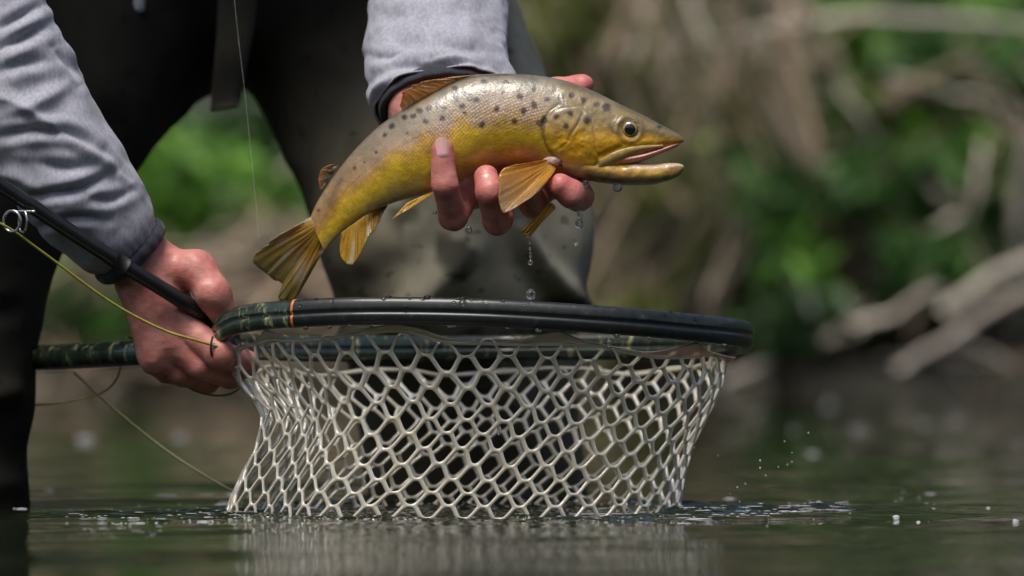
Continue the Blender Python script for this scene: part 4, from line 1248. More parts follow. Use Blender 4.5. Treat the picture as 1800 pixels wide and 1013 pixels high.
line([(213, 640, .20), (205, 666, .205), (180, 690, .22), (120, 706, .25), (50, 712, .29), (-40, 705, .32)], .0008, "fly_line", "pale loop of line hanging under the net handle beside the dark leg", M['flyline_dull'])
line([(312, 668, .14), (345, 688, .135), (385, 696, .13), (415, 688, .13), (432, 664, .14)], .0009, "fly_line", "small dark loop of line hanging under the hand on the net", M['flyline_dull'])
line([(-40, 662, .37), (45, 657, .32), (150, 652, .24), (255, 645, .18)], .0007, "fly_line", "thin pale line lying along the underside of the net handle", M['nylon'])
line([(222, 592, .125), (236, 597, .137), (247, 612, .138), (252, 625, .146)], .0009, "fly_line", "short end of line crossing the net handle beside the hand", M['flyline'])
line([(408, -40, .16), (418, 60, .15), (430, 160, .14), (440, 260, .13), (449, 350, .12), (456, 425, .11)], .00026, "leader", "fine clear leader hanging straight down left of the fish tail", M['nylon'])
c = cr(np.stack([P(374, 592, .070), P(371, 605, .068), P(371, 618, .069), P(374, 629, .073)]), 16)
v, f = tube(c, .0009, 8)
tag(obj("cord", v, f, M['cord'], loc=c[0]), "short black knotted cord end hanging beside the tip of the net hoop", "cord")
# ================================================================== THE TROUT
trout = thing("trout", "golden brown trout with dark spots and open mouth held up above the net", "fish", P(860, 290, YF))
ST = [  # back (px), belly (px), half thickness px
    (540, 381, 566, 440, 9), (549, 360, 581, 424, 14), (562, 338, 597, 408, 18), (579, 313, 622, 391, 23), (602, 283, 655, 371, 29), (630, 252, 692, 356, 36), (663, 222, 731, 346, 43),
    (707, 192, 775, 334, 49), (746, 170, 806, 321, 52), (786, 149, 835, 305, 54), (822, 135, 862, 294, 55), (864, 130, 897, 289, 54), (906, 130, 926, 288, 53), (946, 133, 953, 291, 52),
    (981, 139, 985, 303, 52), (1013, 148, 1018, 313, 50), (1045, 161, 1049, 316, 46), (1075, 176, 1079, 309, 41), (1104, 190, 1106, 292, 36), (1129, 202, 1130, 279, 31), (1154, 215, 1154, 270, 25),
    (1178, 228, 1177, 261, 18), (1194, 237, 1193, 254, 11), (1202, 244, 1201, 250, 4)]
ST = np.array(ST, float)
kf = (D_CAM + YF) / F_PX
NU, NV = 620, 176
chord = np.concatenate([[0], np.cumsum(np.hypot(*np.diff((ST[:, :2] + ST[:, 2:4]) / 2, axis=0).T))])
S_ = cr(np.hstack([ST, chord[:, None]]), 1600)
S_ = even(np.hstack([S_[:, 5:6] * 1.0, S_[:, :5] * 1e-9]), 4) * 0 if False else S_
sgrid = np.linspace(0, chord[-1], NU)
S_ = np.stack([np.interp(sgrid, S_[:, 5], S_[:, k]) for k in range(5)], 1)
def spine_y(px):
    """the fish bends a little: tail falls away from the camera behind the hoop, head comes forward"""
    return YF + .055 * sstep(760, 480, px) - .004 * sstep(950, 1200, px)
ph = np.linspace(0, 2 * np.pi, NV, endpoint=False)                # 0 = back, pi/2 = towards the camera
T_, B_ = S_[:, :2], S_[:, 2:4]
cen, half = (T_ + B_) / 2, (B_ - T_) / 2
cph, sph = np.cos(ph), np.sin(ph)
body_px = cen[:, None] - half[:, None] * cph[None, :, None]
prof = np.sign(sph) * np.abs(sph) ** .92 * (1 - .10 * (cph < 0) * cph ** 2)
wid = S_[:, 4][:, None] * prof[None]
FX, FY = body_px[..., 0], body_px[..., 1]
front = np.broadcast_to(sph > 0, FX.shape)
vv = np.broadcast_to((1 - cph) / 2, FX.shape)                     # 0 back .. 1 belly

def seg_d(px, py, line):
    L = even(cr(np.array(line, float), 60), 90)
    sh = px.shape; px, py = px.ravel(), py.ravel(); d = np.full(px.shape, 1e9)
    for q in L: d = np.minimum(d, np.hypot(px - q[0], py - q[1]))
    return d.reshape(sh)

OPER = [(985, 186), (966, 200), (954, 225), (957, 250), (969, 270), (984, 290), (1004, 303)]       # rear edge of the gill cover
PREOP = [(1023, 203), (1014, 222), (1004, 236), (998, 247)]
SPOTS = [(850.5, 161.6, 5.5), (872, 154, 5), (885, 164, 4.5), (913, 172.5, 5.8), (939, 187, 5.5), (921, 197.5, 5), (905, 215.5, 5.2), (874, 193, 5.2), (848, 222.7, 4.6), (837, 179, 4.8), (825, 175, 4.5),
         (816, 167, 5), (813, 189, 5), (802, 174, 5.4), (780, 192, 4.8), (768.6, 187, 5.5), (779, 211, 5), (754, 194, 5.4), (738, 196, 5), (818, 201.5, 3.6), (748, 216, 4), (711, 207, 4.2), (690, 222, 4.6),
         (832, 154.5, 5.4), (851, 147, 4.5), (986, 172, 5), (1002, 203, 5.2), (977, 208, 5), (995, 224, 4.3), (1031, 215, 6), (1025, 177.5, 5), (1049, 185, 5), (1066, 190, 6.4), (949, 220, 6), (957, 213, 5),
         (1004, 170, 4.5), (728, 206, 4), (890, 148, 4), (940, 158, 4), (962, 176, 4.2), (676, 236, 4), (801, 158, 4.5)]
RED = [(716.5, 236, 3.4), (661, 268, 4), (622, 294, 4.6), (556, 368, 4.2), (640, 285, 2.6)]
LAT = [(560, 392), (600, 340), (661, 287), (722, 250), (790, 221), (850, 203), (920, 196), (955, 198)]

def pigment(px, py, v):
    """skin colour of the trout; v runs 0 at the back to 1 at the belly"""
    head_ = sstep(955, 1010, px)
    c = np.zeros(px.shape + (3,))
    stops = [(0.0, srgb(98, 92, 76)), (0.13, srgb(126, 117, 98)), (0.30, srgb(154, 138, 116)), (0.44, srgb(174, 146, 116)), (0.56, srgb(182, 142, 62)), (0.70, srgb(216, 178, 36)), (0.86, srgb(212, 176, 56)), (1.0, srgb(196, 168, 96))]
    nz = fbm(np.stack([px / 30, py / 30, px * 0], -1), 4, 201)
    vw = np.clip(v + .075 * nz + .07 * sstep(880, 720, px) * sstep(.1, .4, v) * (1 - sstep(.7, .9, v)) + .03, 0, 1)
    xs = [s_[0] for s_ in stops]; cs = np.array([s_[1] for s_ in stops])
    for k in range(3): c[..., k] = np.interp(vw, xs, cs[:, k])
    # towards the tail: browner flank
    tl_ = sstep(700, 560, px)[..., None]
    brown = srgb(174, 128, 52) * (1 - .3 * sstep(.5, 0, vw)[..., None]) + srgb(170, 150, 130) * .25 * sstep(.35, 0.05, vw)[..., None]
    c = c * (1 - .6 * tl_ * sstep(.85, .5, vw)[..., None]) + brown * .6 * tl_ * sstep(.85, .5, vw)[..., None]
    # olive shade along the belly line at mid body
    # head: olive above, orange gold below
    hb = sstep(.30, .56, v + .05 * nz + .10 * sstep(1130, 1000, px) - .06)[..., None]
    hc = srgb(132, 112, 64) * (1 - hb) + srgb(210, 158, 30) * hb
    hc = hc * (1 - sstep(.80, .98, v)[..., None] * .6) + srgb(176, 146, 74) * sstep(.80, .98, v)[..., None] * .6
    sn = sstep(1090, 1180, px)[..., None]
    hc = hc * (1 - .5 * sn) + (srgb(92, 82, 52) * (1 - hb) + srgb(172, 124, 52) * hb) * .5 * sn
    # pale olive cheek plate with dark marks, behind the eye
    ck = np.exp(-(((px - 1000) / 34) ** 2 + ((py - 212) / 24) ** 2) ** 1.5)[..., None]
    hc = hc * (1 - .55 * ck) + srgb(152, 140, 104) * .55 * ck
    ck = np.exp(-(((px - 1045) / 30) ** 2 + ((py - 232) / 16) ** 2) ** 1.5)[..., None]
    hc = hc * (1 - .45 * ck) + srgb(182, 150, 84) * .45 * ck
    top = sstep(.16, .02, v)[..., None]
    hc = hc * (1 - top * .6) + srgb(66, 60, 46) * top * .6
    c = c * (1 - head_[..., None]) + hc * head_[..., None]
    # lateral line and marks
    ll = np.exp(-(seg_d(px, py, LAT) / 1.3) ** 2)[..., None] * (1 - head_)[..., None]
    c = c * (1 - .35 * ll)
    dk = np.exp(-(seg_d(px, py, OPER) / 3.2) ** 2)[..., None] * .45
    c = c * (1 - dk)
    dk = np.exp(-(seg_d(px, py, PREOP) / 2.6) ** 2)[..., None] * .5
    c = c * (1 - dk)
    # mottling
    mt = fbm(np.stack([px / 9, py / 9, px * 0 + 4], -1), 3, 205)
    c = c * (1 + .13 * mt)[..., None]
    al = sstep(700, 830, px) * (1 - sstep(940, 975, px)) * np.exp(-((v - .43) / .17) ** 2) * .85 + .22 * sstep(560, 700, px) * (1 - sstep(940, 975, px)) * np.exp(-((v - .42) / .16) ** 2)
    for x_, y_, r_ in SPOTS:
        r2 = r_ * 1.25
        d = np.hypot(px - x_, (py - y_)) + 2.0 * mt
        halo = np.exp(-((d - r2 * 1.7) / (r2 * .7)) ** 2)[..., None] * .18
        c = c * (1 - halo) + srgb(176, 160, 138) * halo
        w = sstep(r2 * 1.2, r2 * .55, d)[..., None] * .9
        c = c * (1 - w) + srgb(52, 42, 46) * w
        al = al * (1 - w[..., 0])
    for x_, y_, r_ in RED:
        w = sstep(r_ * 1.1, r_ * .4, np.hypot(px - x_, py - y_))[..., None] * .85
        c = c * (1 - w) + srgb(104, 32, 18) * w
    # dark line along the ridge of the back in front of the dorsal fin
    rd = (sstep(.045, .015, v) * sstep(700, 760, px) * (1 - sstep(880, 930, px)))[..., None]
    c = c * (1 - .8 * rd) + srgb(30, 30, 16) * .8 * rd
    # dark ring round the eye, nostril
    d = np.hypot(px - 1106, py - 229)
    w = np.exp(-((d - 21) / 4) ** 2)[..., None] * .45
    c = c * (1 - w) + srgb(58, 50, 34) * w
    w = np.exp(-(np.hypot((px - 1160) / 1.4, py - 225) / 3.5) ** 2)[..., None] * .85
    c = c * (1 - w) + srgb(24, 20, 16) * w
    w = (np.exp(-(seg_d(px, py, [(1090, 238), (1078, 233), (1070, 222)]) / 4) ** 2) * .55)[..., None]
    c = c * (1 - w) + srgb(60, 52, 32) * w
    return np.clip(c, 0.003, 1), np.clip(al, 0, 1)

c3, al = pigment(FX, FY, vv)
# relief: gill cover standing proud, grooves, eye socket, lateral line (in metres, outwards)
dop = seg_d(FX, FY, OPER)
inside = sstep(-3, 3, FX - np.interp(FY, [186, 200, 225, 250, 270, 290, 303], [985, 966, 954, 957, 969, 984, 1004]))
relief = .0011 * inside * sstep(1060, 990, FX) * sstep(.12, .3, vv) - .0007 * np.exp(-(dop / 2.6) ** 2) * (inside < .5)
relief -= .0008 * np.exp(-(seg_d(FX, FY, PREOP) / 2.2) ** 2)
relief += .0006 * np.exp(-((np.hypot(FX - 1106, FY - 229) - 22) / 4) ** 2) - .0016 * np.exp(-(np.hypot(FX - 1106, FY - 229) / 15) ** 4)
relief -= .0010 * np.exp(-(np.hypot((FX - 1160) / 1.3, FY - 225) / 3) ** 2)
relief -= .00025 * np.exp(-(seg_d(FX, FY, LAT) / 1.6) ** 2) * (FX < 955)
relief += .0004 * fbm(np.stack([FX / 16, FY / 16, front * 3.], -1), 3, 210) * sstep(960, 1000, FX)
relief += .0005 * fbm(np.stack([FX / 40, FY / 40, front * 3.], -1), 2, 211)
relief -= .0012 * np.exp(-(seg_d(FX, FY, [(1088, 262), (1060, 274), (1036, 280)]) / 5) ** 2)
vx3 = (FX - 900) * kf; vz3 = H_CAM + (HORIZON - FY) * kf
vy3 = spine_y(FX) - wid * kf - relief * np.sign(sph)[None] * (np.abs(sph)[None] ** .5)
Vb = np.stack([vx3, vy3, vz3], -1).reshape(-1, 3)
uvb = np.stack([np.broadcast_to(sgrid[:, None] * kf, FX.shape), np.broadcast_to(ph[None], FX.shape) * 55 * kf], -1).reshape(-1, 2)
fb = grid_faces(NU, NV).tolist() + [list(range(NV))] + [list(range((NU - 1) * NV, NU * NV))[::-1]]
o = obj("skin", Vb, grid_faces(NU, NV)[:, ::-1], M['fish'], trout, col=np.concatenate([c3.reshape(-1, 3), al.reshape(-1, 1)], 1), uv=uvb)
o.name = "fish_body"
def front_y(px, py):
    """depth of the near flank at a point of the side view"""
    i = np.argmin((FX - px) ** 2 + (FY - py) ** 2 + 1e9 * (~front))
    return vy3.ravel()[i]

# gill cover: a plate of its own lying over the flank, thin edge free at the back
gc = np.array([(1012, 184), (988, 187), (968, 200), (955, 224), (957, 250), (969, 271), (985, 291), (1006, 305), (1034, 309), (1050, 296), (1052, 268), (1046, 236), (1040, 206), (1030, 190)], float)
go = even(cr(gc, 200, closed=True), 120, closed=True); gcen = np.array([1008, 248.])
vmap = {}
for side_ in (1, -1):
    rr_ = np.linspace(0, 1, 22); vs, cs = [], []
    gx_ = gcen[0] + (go[None, :, 0] - gcen[0]) * rr_[:, None]; gy_ = gcen[1] + (go[None, :, 1] - gcen[1]) * rr_[:, None]
    gi = np.array([[np.argmin((FX[:, :NV // 2] - a) ** 2 + (FY[:, :NV // 2] - b_) ** 2) for a, b_ in zip(ra, rb)] for ra, rb in zip(gx_, gy_)])
    ii_, jj_ = gi // (NV // 2), gi % (NV // 2)
    Tc = np.interp(gx_, cen[:, 0], half[:, 1]); Cc = np.interp(gx_, cen[:, 0], cen[:, 1]); Wc = np.interp(gx_, cen[:, 0], S_[:, 4])
    q = np.clip((gy_ - Cc) / Tc, -.999, .999)
    w_s = Wc * (1 - q * q) ** .46 * (1 - .10 * (q > 0) * q ** 2)
    rear = sstep(1000, 965, gx_)
    lift = .0014 + .0008 * rear * rr_[:, None] ** 2 - (.0026 * sstep(.86, 1, rr_)[:, None]) * (1 - .55 * rear)
    bmp_ = .0005 * fbm(np.stack([gx_ / 14, gy_ / 14, gx_ * 0 + side_], -1), 3, 220) - .0009 * np.exp(-(seg_d(gx_, gy_, PREOP) / 2.4) ** 2) - .0005 * np.exp(-(seg_d(gx_, gy_, [(1000, 250), (985, 262), (975, 268)]) / 2) ** 2)
    vy_ = spine_y(gx_) - side_ * (w_s * kf + lift + bmp_)
    vs = np.stack([(gx_ - 900) * kf, vy_, H_CAM + (HORIZON - gy_) * kf], -1).reshape(-1, 3)
    cc_, _ = pigment(gx_, gy_, (q + 1) / 2)
    edge = sstep(.93, 1.0, rr_)[:, None, None] * rear[..., None]
    cc_ = cc_ * (1 - .35 * edge)
    obj("gill_cover", vs, grid_faces(22, 120)[:, ::side_], M['fishhead'], trout, col=cc_.reshape(-1, 3))

# lower jaw
JT = np.array([(985, 262, 990, 306, 34), (1020, 268, 1024, 316, 36), (1060, 278, 1060, 322, 35), (1092, 286, 1095, 325.5, 32), (1122, 287, 1124, 326, 28), (1150, 289, 1149, 324.5, 23), (1176, 287, 1177, 317, 17), (1193, 288, 1193, 309, 10), (1202, 292, 1201, 299, 3)], float)
J = cr(JT, 130); ph2 = np.linspace(0, 2 * np.pi, 72, endpoint=False)
jc, jh = (J[:, :2] + J[:, 2:4]) / 2, (J[:, 2:4] - J[:, :2]) / 2
jx = jc[:, None, 0] - jh[:, None, 0] * np.cos(ph2); jy = jc[:, None, 1] - jh[:, None, 1] * np.cos(ph2)
jw = J[:, 4][:, None] * np.sign(np.sin(ph2)) * np.abs(np.sin(ph2)) ** .75
gum = np.exp(-((jy - jc[:, None, 1] + jh[:, None, 1] * .72) / (jh[:, None, 1] * .34)) ** 2) * sstep(1098, 1112, jx)
rel = .0004 * gum + .0003 * fbm(np.stack([jx / 12, jy / 12, jx * 0], -1), 3, 231)
jv = np.stack([(jx - 900) * kf, spine_y(jx) - jw * kf - rel * np.sign(np.sin(ph2)), H_CAM + (HORIZON - jy) * kf], -1)
jt = (jy - (jc[:, None, 1] - jh[:, None, 1])) / (2 * jh[:, None, 1])
jcol = srgb(186, 148, 60) * (1 - sstep(.40, .85, jt)[..., None]) + srgb(128, 112, 72) * sstep(.40, .85, jt)[..., None]
tipw = sstep(1165, 1200, jx)[..., None]; jcol = jcol * (1 - .5 * tipw) + srgb(124, 98, 58) * .5 * tipw
jn = fbm(np.stack([jx / 10, jy / 8, jx * 0 + 2], -1), 3, 233)[..., None]
jcol = jcol * (1 + .28 * jn)
pinkw = (sstep(.36, .22, jt) * sstep(1100, 1115, jx))[..., None] * (.85 - .3 * sstep(.1, .5, jn))
jcol = jcol * (1 - pinkw) + srgb(206, 178, 164) * pinkw
rdm = (np.exp(-(((jx - 1092) / 16) ** 2 + ((jy - 308) / 7) ** 2)))[..., None] * .35
jcol = jcol * (1 - rdm) + srgb(150, 78, 44) * rdm
obj("lower_jaw", jv.reshape(-1, 3), grid_faces(130, 72)[:, ::-1], M['fishhead'], trout, col=np.clip(jcol, 0.003, 1).reshape(-1, 3))
# small teeth along the gum
tp = []
for k, x_ in enumerate(np.linspace(1118, 1190, 13)):
    i = np.argmin(np.abs(jc[:, 0] - x_)); yy = jc[i, 1] - jh[i, 1] * .93
    for sgn in (1, -1):
        q = np.array([(x_ - 900) * kf, float(spine_y(np.array(x_))) - sgn * J[i, 4] * .55 * kf, H_CAM + (HORIZON - yy) * kf])
        tp.append(tube(np.stack([q, q + [-.0003, 0, .0014]]), np.array([.0006, .0002]), 5))
# mouth lining, pink under the upper jaw
LT = np.array([(1088, 272, 1092, 293, 30), (1108, 270, 1110, 290, 29), (1130, 268, 1132, 283, 27), (1154, 262, 1154, 274, 22), (1178, 254, 1178, 264, 15.5), (1192, 250, 1192, 257, 8)], float)
L_ = cr(LT, 60); lc, lh = (L_[:, :2] + L_[:, 2:4]) / 2, (L_[:, 2:4] - L_[:, :2]) / 2
lx = lc[:, None, 0] - lh[:, None, 0] * np.cos(ph2); ly = lc[:, None, 1] - lh[:, None, 1] * np.cos(ph2)
lv = np.stack([(lx - 900) * kf, spine_y(lx) - L_[:, 4][:, None] * np.sin(ph2) * kf, H_CAM + (HORIZON - ly) * kf], -1)
obj("mouth_lining", lv.reshape(-1, 3), grid_faces(60, 72)[:, ::-1], M['mouth'], trout)

# maxilla: the long bony lip plate
for side_ in (1, -1):
    c_px = cr(np.array([(1052, 295), (1068, 287), (1090, 276), (1114, 267), (1140, 262), (1165, 258)], float), 50)
    tw = np.interp(np.linspace(0, 1, 50), [0, .08, .3, .7, 1], [2, 10, 11.5, 7, 2])
    nrm_ = np.gradient(c_px, axis=0); nrm_ /= np.linalg.norm(nrm_, axis=1)[:, None]; nrm_ = np.stack([-nrm_[:, 1], nrm_[:, 0]], 1)
    vs, cs = [], []
    for q in np.linspace(-1, 1, 13):
        pq = c_px + nrm_ * (tw * q)[:, None]
        Wc = np.interp(pq[:, 0], cen[:, 0], S_[:, 4]); qq = np.clip((pq[:, 1] - np.interp(pq[:, 0], cen[:, 0], cen[:, 1])) / np.interp(pq[:, 0], cen[:, 0], half[:, 1]), -.95, .80)
        yy = spine_y(pq[:, 0]) - side_ * (np.maximum(Wc * (1 - qq * qq) ** .46 * kf, .0115 * sstep(1200, 1100, pq[:, 0])) + .0016 * (1 - q * q) - .0006)
        vs.append(np.stack([(pq[:, 0] - 900) * kf, yy, H_CAM + (HORIZON - pq[:, 1]) * kf], -1))
        cs.append((srgb(168, 134, 64) * (.5 + .5 * abs(q)) + srgb(176, 152, 104) * (.5 - .5 * abs(q)))[None] * (1 + .15 * fbm(np.stack([pq[:, 0] / 9, pq[:, 1] / 9, pq[:, 0] * 0], -1), 2, 240))[:, None])
    obj("upper_lip", np.array(vs).reshape(-1, 3), grid_faces(13, 50, close_v=False)[:, ::side_], M['fishhead'], trout, col=np.clip(np.array(cs).reshape(-1, 3), .003, 1), solid=.0008)

# eyes
for side_ in (1, -1):
    ec = np.array([1106, 229.])
    Wc = np.interp(ec[0], cen[:, 0], S_[:, 4]); q = (ec[1] - np.interp(ec[0], cen[:, 0], cen[:, 1])) / np.interp(ec[0], cen[:, 0], half[:, 1])
    ys = float(spine_y(ec[0])) - side_ * (Wc * (1 - q * q) ** .46 * kf - .0016)
    R = 14.8 * kf
    th = np.linspace(0, np.pi / 2 * 1.05, 26); az = np.linspace(0, 2 * np.pi, 48, endpoint=False)
    r_ = np.sin(th)[:, None] * R
    vs = np.stack([(ec[0] - 900) * kf + r_ * np.cos(az), ys - side_ * (np.cos(th)[:, None] * .0034 + 0 * az), H_CAM + (HORIZON - ec[1]) * kf + r_ * np.sin(az)], -1)
    rn_ = (r_ / R + 0 * az) * (1 + .04 * np.cos(az - 2.9))
    iris = srgb(136, 112, 62) * (1 + .3 * noise3(np.stack([np.cos(az) * 9 + 0 * th[:, None], np.sin(az) * 9 + 0 * th[:, None], th[:, None] * 5 + 0 * az], -1), 8))[..., None]
    pu = sstep(.68, .62, rn_)[..., None]; ring_ = np.exp(-((rn_ - .74) / .04) ** 2)[..., None]; rimw = sstep(.80, .93, rn_)[..., None]
    ecol = iris * (1 - pu) + np.array([.004, .004, .005]) * pu
    ecol = ecol * (1 - .6 * ring_ * (1 - pu)) + srgb(196, 168, 98) * .6 * ring_ * (1 - pu)
    ecol = ecol * (1 - .75 * rimw) + srgb(60, 48, 30) * .75 * rimw
    obj("eye", vs.reshape(-1, 3), grid_faces(26, 48)[:, ::-side_], M['eye'], trout, col=np.clip(ecol, .002, 1).reshape(-1, 3))

# fins
def fin(name, base, outer, yb_, yt_, rays, colf, rip=.0006, nx=110, ny=26, ragged=3.0, seed=0, curl=0.0, label=None, thick=.0005):
    b_ = even(cr(np.array(base, float), 60), nx); o_ = even(cr(np.array(outer, float), 80), nx)
    r = np.random.default_rng(seed)
    jag = np.interp(np.linspace(0, rays, nx), np.arange(rays + 1), r.normal(0, 1, rays + 1)) + .45 * r.normal(0, 1, nx)
    u = np.linspace(0, 1, nx)[:, None]; s_ = np.linspace(0, 1, ny)[None]
    e = 1 + ragged * jag[:, None] / np.maximum(np.hypot(*(o_ - b_).T), 20)[:, None] * s_ ** 6
    q = b_[:, None] + (o_ - b_)[:, None] * (s_ * e)[..., None]
    wob = noise3(np.stack([u * 7 + 0 * s_, s_ * 1.6 + 0 * u, 0 * u * s_ + seed + .5], -1), seed + 50)
    rib = np.cos((u * rays + .55 * wob + .12 * np.sin(u * 37)) * 2 * np.pi) * (.75 + .25 * noise3(np.stack([u * 14 + 0 * s_, s_ * 4 + 0 * u, 0 * u * s_ + seed], -1), seed + 60))
    ybv = np.interp(u, np.linspace(0, 1, len(np.atleast_1d(yb_))), np.atleast_1d(yb_)); ytv = np.interp(u, np.linspace(0, 1, len(np.atleast_1d(yt_))), np.atleast_1d(yt_))
    yy = ybv + (ytv - ybv) * s_ - curl * np.sin(s_ * np.pi) + rip * rib * np.minimum(s_ * 3, 1) * (1 - .3 * s_) + .0012 * noise3(np.stack([u * 4 + 0 * s_, s_ * 2 + 0 * u, 0 * u * s_ + seed], -1), seed)
    k = (D_CAM + yy) / F_PX
    v = np.stack([(q[..., 0] - 900) * k, yy, H_CAM + (HORIZON - q[..., 1]) * k], -1)
    c = colf(u + 0 * s_, s_ + 0 * u, rib + 0 * s_)
    ob = obj(name, v.reshape(-1, 3), grid_faces(nx, ny, close_v=False), M['fin'], trout, col=np.clip(c, .003, 1).reshape(-1, 3), solid=thick)
    if label: ob["label"] = label
    return ob
def mixc(a, b_, w): return a * (1 - w[..., None]) + b_ * w[..., None]
def pect(u, s, rib):
    c = mixc(srgb(226, 170, 60) + 0 * u[..., None], srgb(184, 144, 92), sstep(.35, .95, s) * sstep(.05, .35, u))
    c = mixc(c, srgb(226, 160, 30), sstep(.16, .0, u) * .7); c = mixc(c, srgb(226, 170, 40), sstep(.80, .97, u) * .5 * sstep(.6, 1, s) + sstep(.7, 1, u) * sstep(.8, 1, s) * .8)
    c = c * (1 - .20 * sstep(-.2, -1, rib) )[..., None]
    return c * (1 + .10 * noise3(np.stack([u * 12, s * 5, u * 0], -1), 3))[..., None]
fy = front_y(968, 284)
fin("pectoral_fin", [(972, 279), (976, 287), (977, 296)], [(905, 290), (884, 298), (876, 318), (877, 346), (882, 371), (890, 374), (920, 356), (950, 334), (972, 305)], fy - .002, [fy - .020, YF - .040, YF - .046, YF - .044, fy - .012], 12, pect, .0003, ragged=1.5, seed=1, curl=.003)
v, f = surface(lambda p: smin(ellip(p, P(968, 284, fy - .0025), (.0062, .0035, .0040)), ellip(p, P(976, 283, fy - .002), (.0040, .0035, .0036)), .003), P(940, 310, fy - .012), P(1000, 255, fy + .008), .0006)
kb = obj("fin_base", v + .0003 * fbm(v * 700, 2, 3)[:, None], f, M['fishhead'], trout, col=np.tile(srgb(168, 136, 122), (len(v), 1)) * (1 + .15 * fbm(v * 400, 2, 5))[:, None])
def yel(u, s, rib):
    c = mixc(srgb(214, 170, 44) + 0 * u[..., None], srgb(216, 180, 70), sstep(.2, -.4, rib) * .6)
    return mixc(c, srgb(214, 206, 182), sstep(.78, .95, s) * sstep(.3, 1, rib + .4) * .5)
fin("pectoral_fin", [(968, 356), (974, 360), (977, 366)], [(918, 405), (917, 413), (924, 417), (934, 413), (941, 402)], YF - .014, YF - .016, 6, yel, .0009, seed=2, ragged=2, label="far pectoral fin folded together below the fingers")
fin("pelvic_fin", [(715, 357), (742, 345), (764, 336)], [(691, 383), (694, 382), (712, 372), (740, 354), (764, 338)], YF - .012, YF - .018, 7, yel, .0004, seed=3, ragged=1)
def anal(u, s, rib):
    c = mixc(srgb(204, 160, 40) + 0 * u[..., None], srgb(150, 108, 36), sstep(.2, .8, u) * .5)
    c = mixc(c, srgb(220, 212, 196), (sstep(.55, 1, np.cos(u * 19 + 2 * s)) * sstep(.25, .7, s)) * .75)
    return mixc(c, srgb(206, 170, 30), sstep(.93, 1, s) * .8)
ya = float(spine_y(np.array(640.)))
fin("anal_fin", [(600, 409), (622, 393), (650, 374), (682, 358)], [(597, 442), (599, 456), (611, 466), (622, 462), (640, 432), (662, 394), (680, 364)], ya - .004, [ya - .004, ya - .012, ya - .010, ya - .004], 11, anal, .0007, ragged=3, seed=5)
yt = float(spine_y(np.array(545.)))
def tailc(u, s, rib):
    c = mixc(srgb(190, 150, 60) + 0 * u[..., None], srgb(160, 146, 84), sstep(.3, 1, s))
    c = mixc(c, srgb(186, 176, 140), sstep(.7, 1, rib) * sstep(.2, .5, s) * .16)
    c = mixc(c, srgb(224, 220, 214), sstep(.76, .90, u) * sstep(.08, .3, s) * .95 + sstep(.6, 1, noise3(np.stack([u * 26, s * 2, u * 0 + 4], -1), 9) + .3) * .35 * sstep(.3, .6, s))
    c = mixc(c, srgb(120, 60, 30), sstep(.975, 1, u) * .6)
    c = mixc(c, srgb(222, 218, 206), sstep(.06, .0, u) * .45)
    return c * (1 + .12 * noise3(np.stack([u * 20, s * 5, u * 0], -1), 6))[..., None]
fin("tail_fin", [(552, 379), (562, 396), (570, 416), (578, 434)], [(492, 412), (455, 441), (447, 451), (451, 463), (470, 480), (492, 495), (497, 500), (492, 512), (491, 527), (500, 531), (516, 529), (532, 505), (556, 462), (567, 441)],
    [yt - .002, yt - .006, yt - .006, yt - .002], [yt - .004, yt + .002, yt + .010, yt + .012, yt + .006, yt - .002], 18, tailc, .0004, nx=180, ragged=2.5, seed=6)
def adip(u, s, rib):
    return mixc(srgb(120, 110, 84) + 0 * u[..., None], srgb(176, 118, 60), sstep(.55, .95, s))
fin("adipose_fin", [(596, 291), (584, 306), (572, 324)], [(584, 289), (566, 297), (560, 315), (563, 333), (570, 328)], ya - .001, ya - .002, 4, adip, .0002, ragged=0, seed=7, thick=.0016)
def dors(u, s, rib):
    c = mixc(srgb(226, 186, 128) + 0 * u[..., None], srgb(244, 236, 222), np.clip(sstep(-.2, .9, rib) * .5 + .4 * noise3(np.stack([u * 18, s * 3, u * 0], -1), 12), 0, 1))
    c = mixc(c, srgb(190, 120, 40), sstep(.75, 1, s) * .6)
    return mixc(c, srgb(46, 44, 28), sstep(.12, .0, s) * sstep(.45, .7, u) * .9)
yd = float(spine_y(np.array(760.)))
fin("dorsal_fin", [(706, 193), (746, 170), (786, 149), (818, 136), (850, 131)], [(703, 184), (703, 175), (704, 166), (709, 158), (720, 152), (740, 146), (768, 140), (800, 135)], yd - .001, [yd - .004, yd - .012, yd - .014, yd - .010, yd - .004], 13, dors, .0011, ragged=3, seed=8)
# ================================================================== DROPS AND FOAM
def drop_mesh(c, r, h, tail=0.0, k=14, sag=0.0):
    """a drop of water: round below, drawn up to a point above when tail > 0"""
    th = np.linspace(0, np.pi, 15)
    rr_ = np.sin(th) * (1 - tail * .75 * sstep(1.4, 0, th)); zz = np.cos(th) * (1 + tail * sstep(1.2, 0, th))
    a = np.linspace(0, 2 * np.pi, k, endpoint=False)
    v = np.stack([c[0] + r * rr_[:, None] * np.cos(a), c[1] + r * rr_[:, None] * np.sin(a), c[2] + h * (zz[:, None] + 0 * a)], -1).reshape(-1, 3)
    return v, grid_faces(15, k)
def drop(px, py, y, rpx, hpx, label, tail=0.0, group=None):
    k = (D_CAM + y) / F_PX
    c = P(px, py, y)
    v, f = drop_mesh(c, rpx * k, hpx * k, tail)
    return tag(obj("water_drop", v, f, M['drop'], loc=c), label, "water drop", group)
GD = "water drops falling and hanging"
drop(1086, 328, YF - .006, 9, 9.5, "large clear drop hanging under the lower jaw of the trout", .25, GD)
drop(1018, 394, YF - .004, 7.5, 9, "clear drop at the end of a thread of water below the index finger", .5, GD)
drop(1019, 378, YF - .004, 5, 15, "upright thread of water just below the index finger", 0, GD)
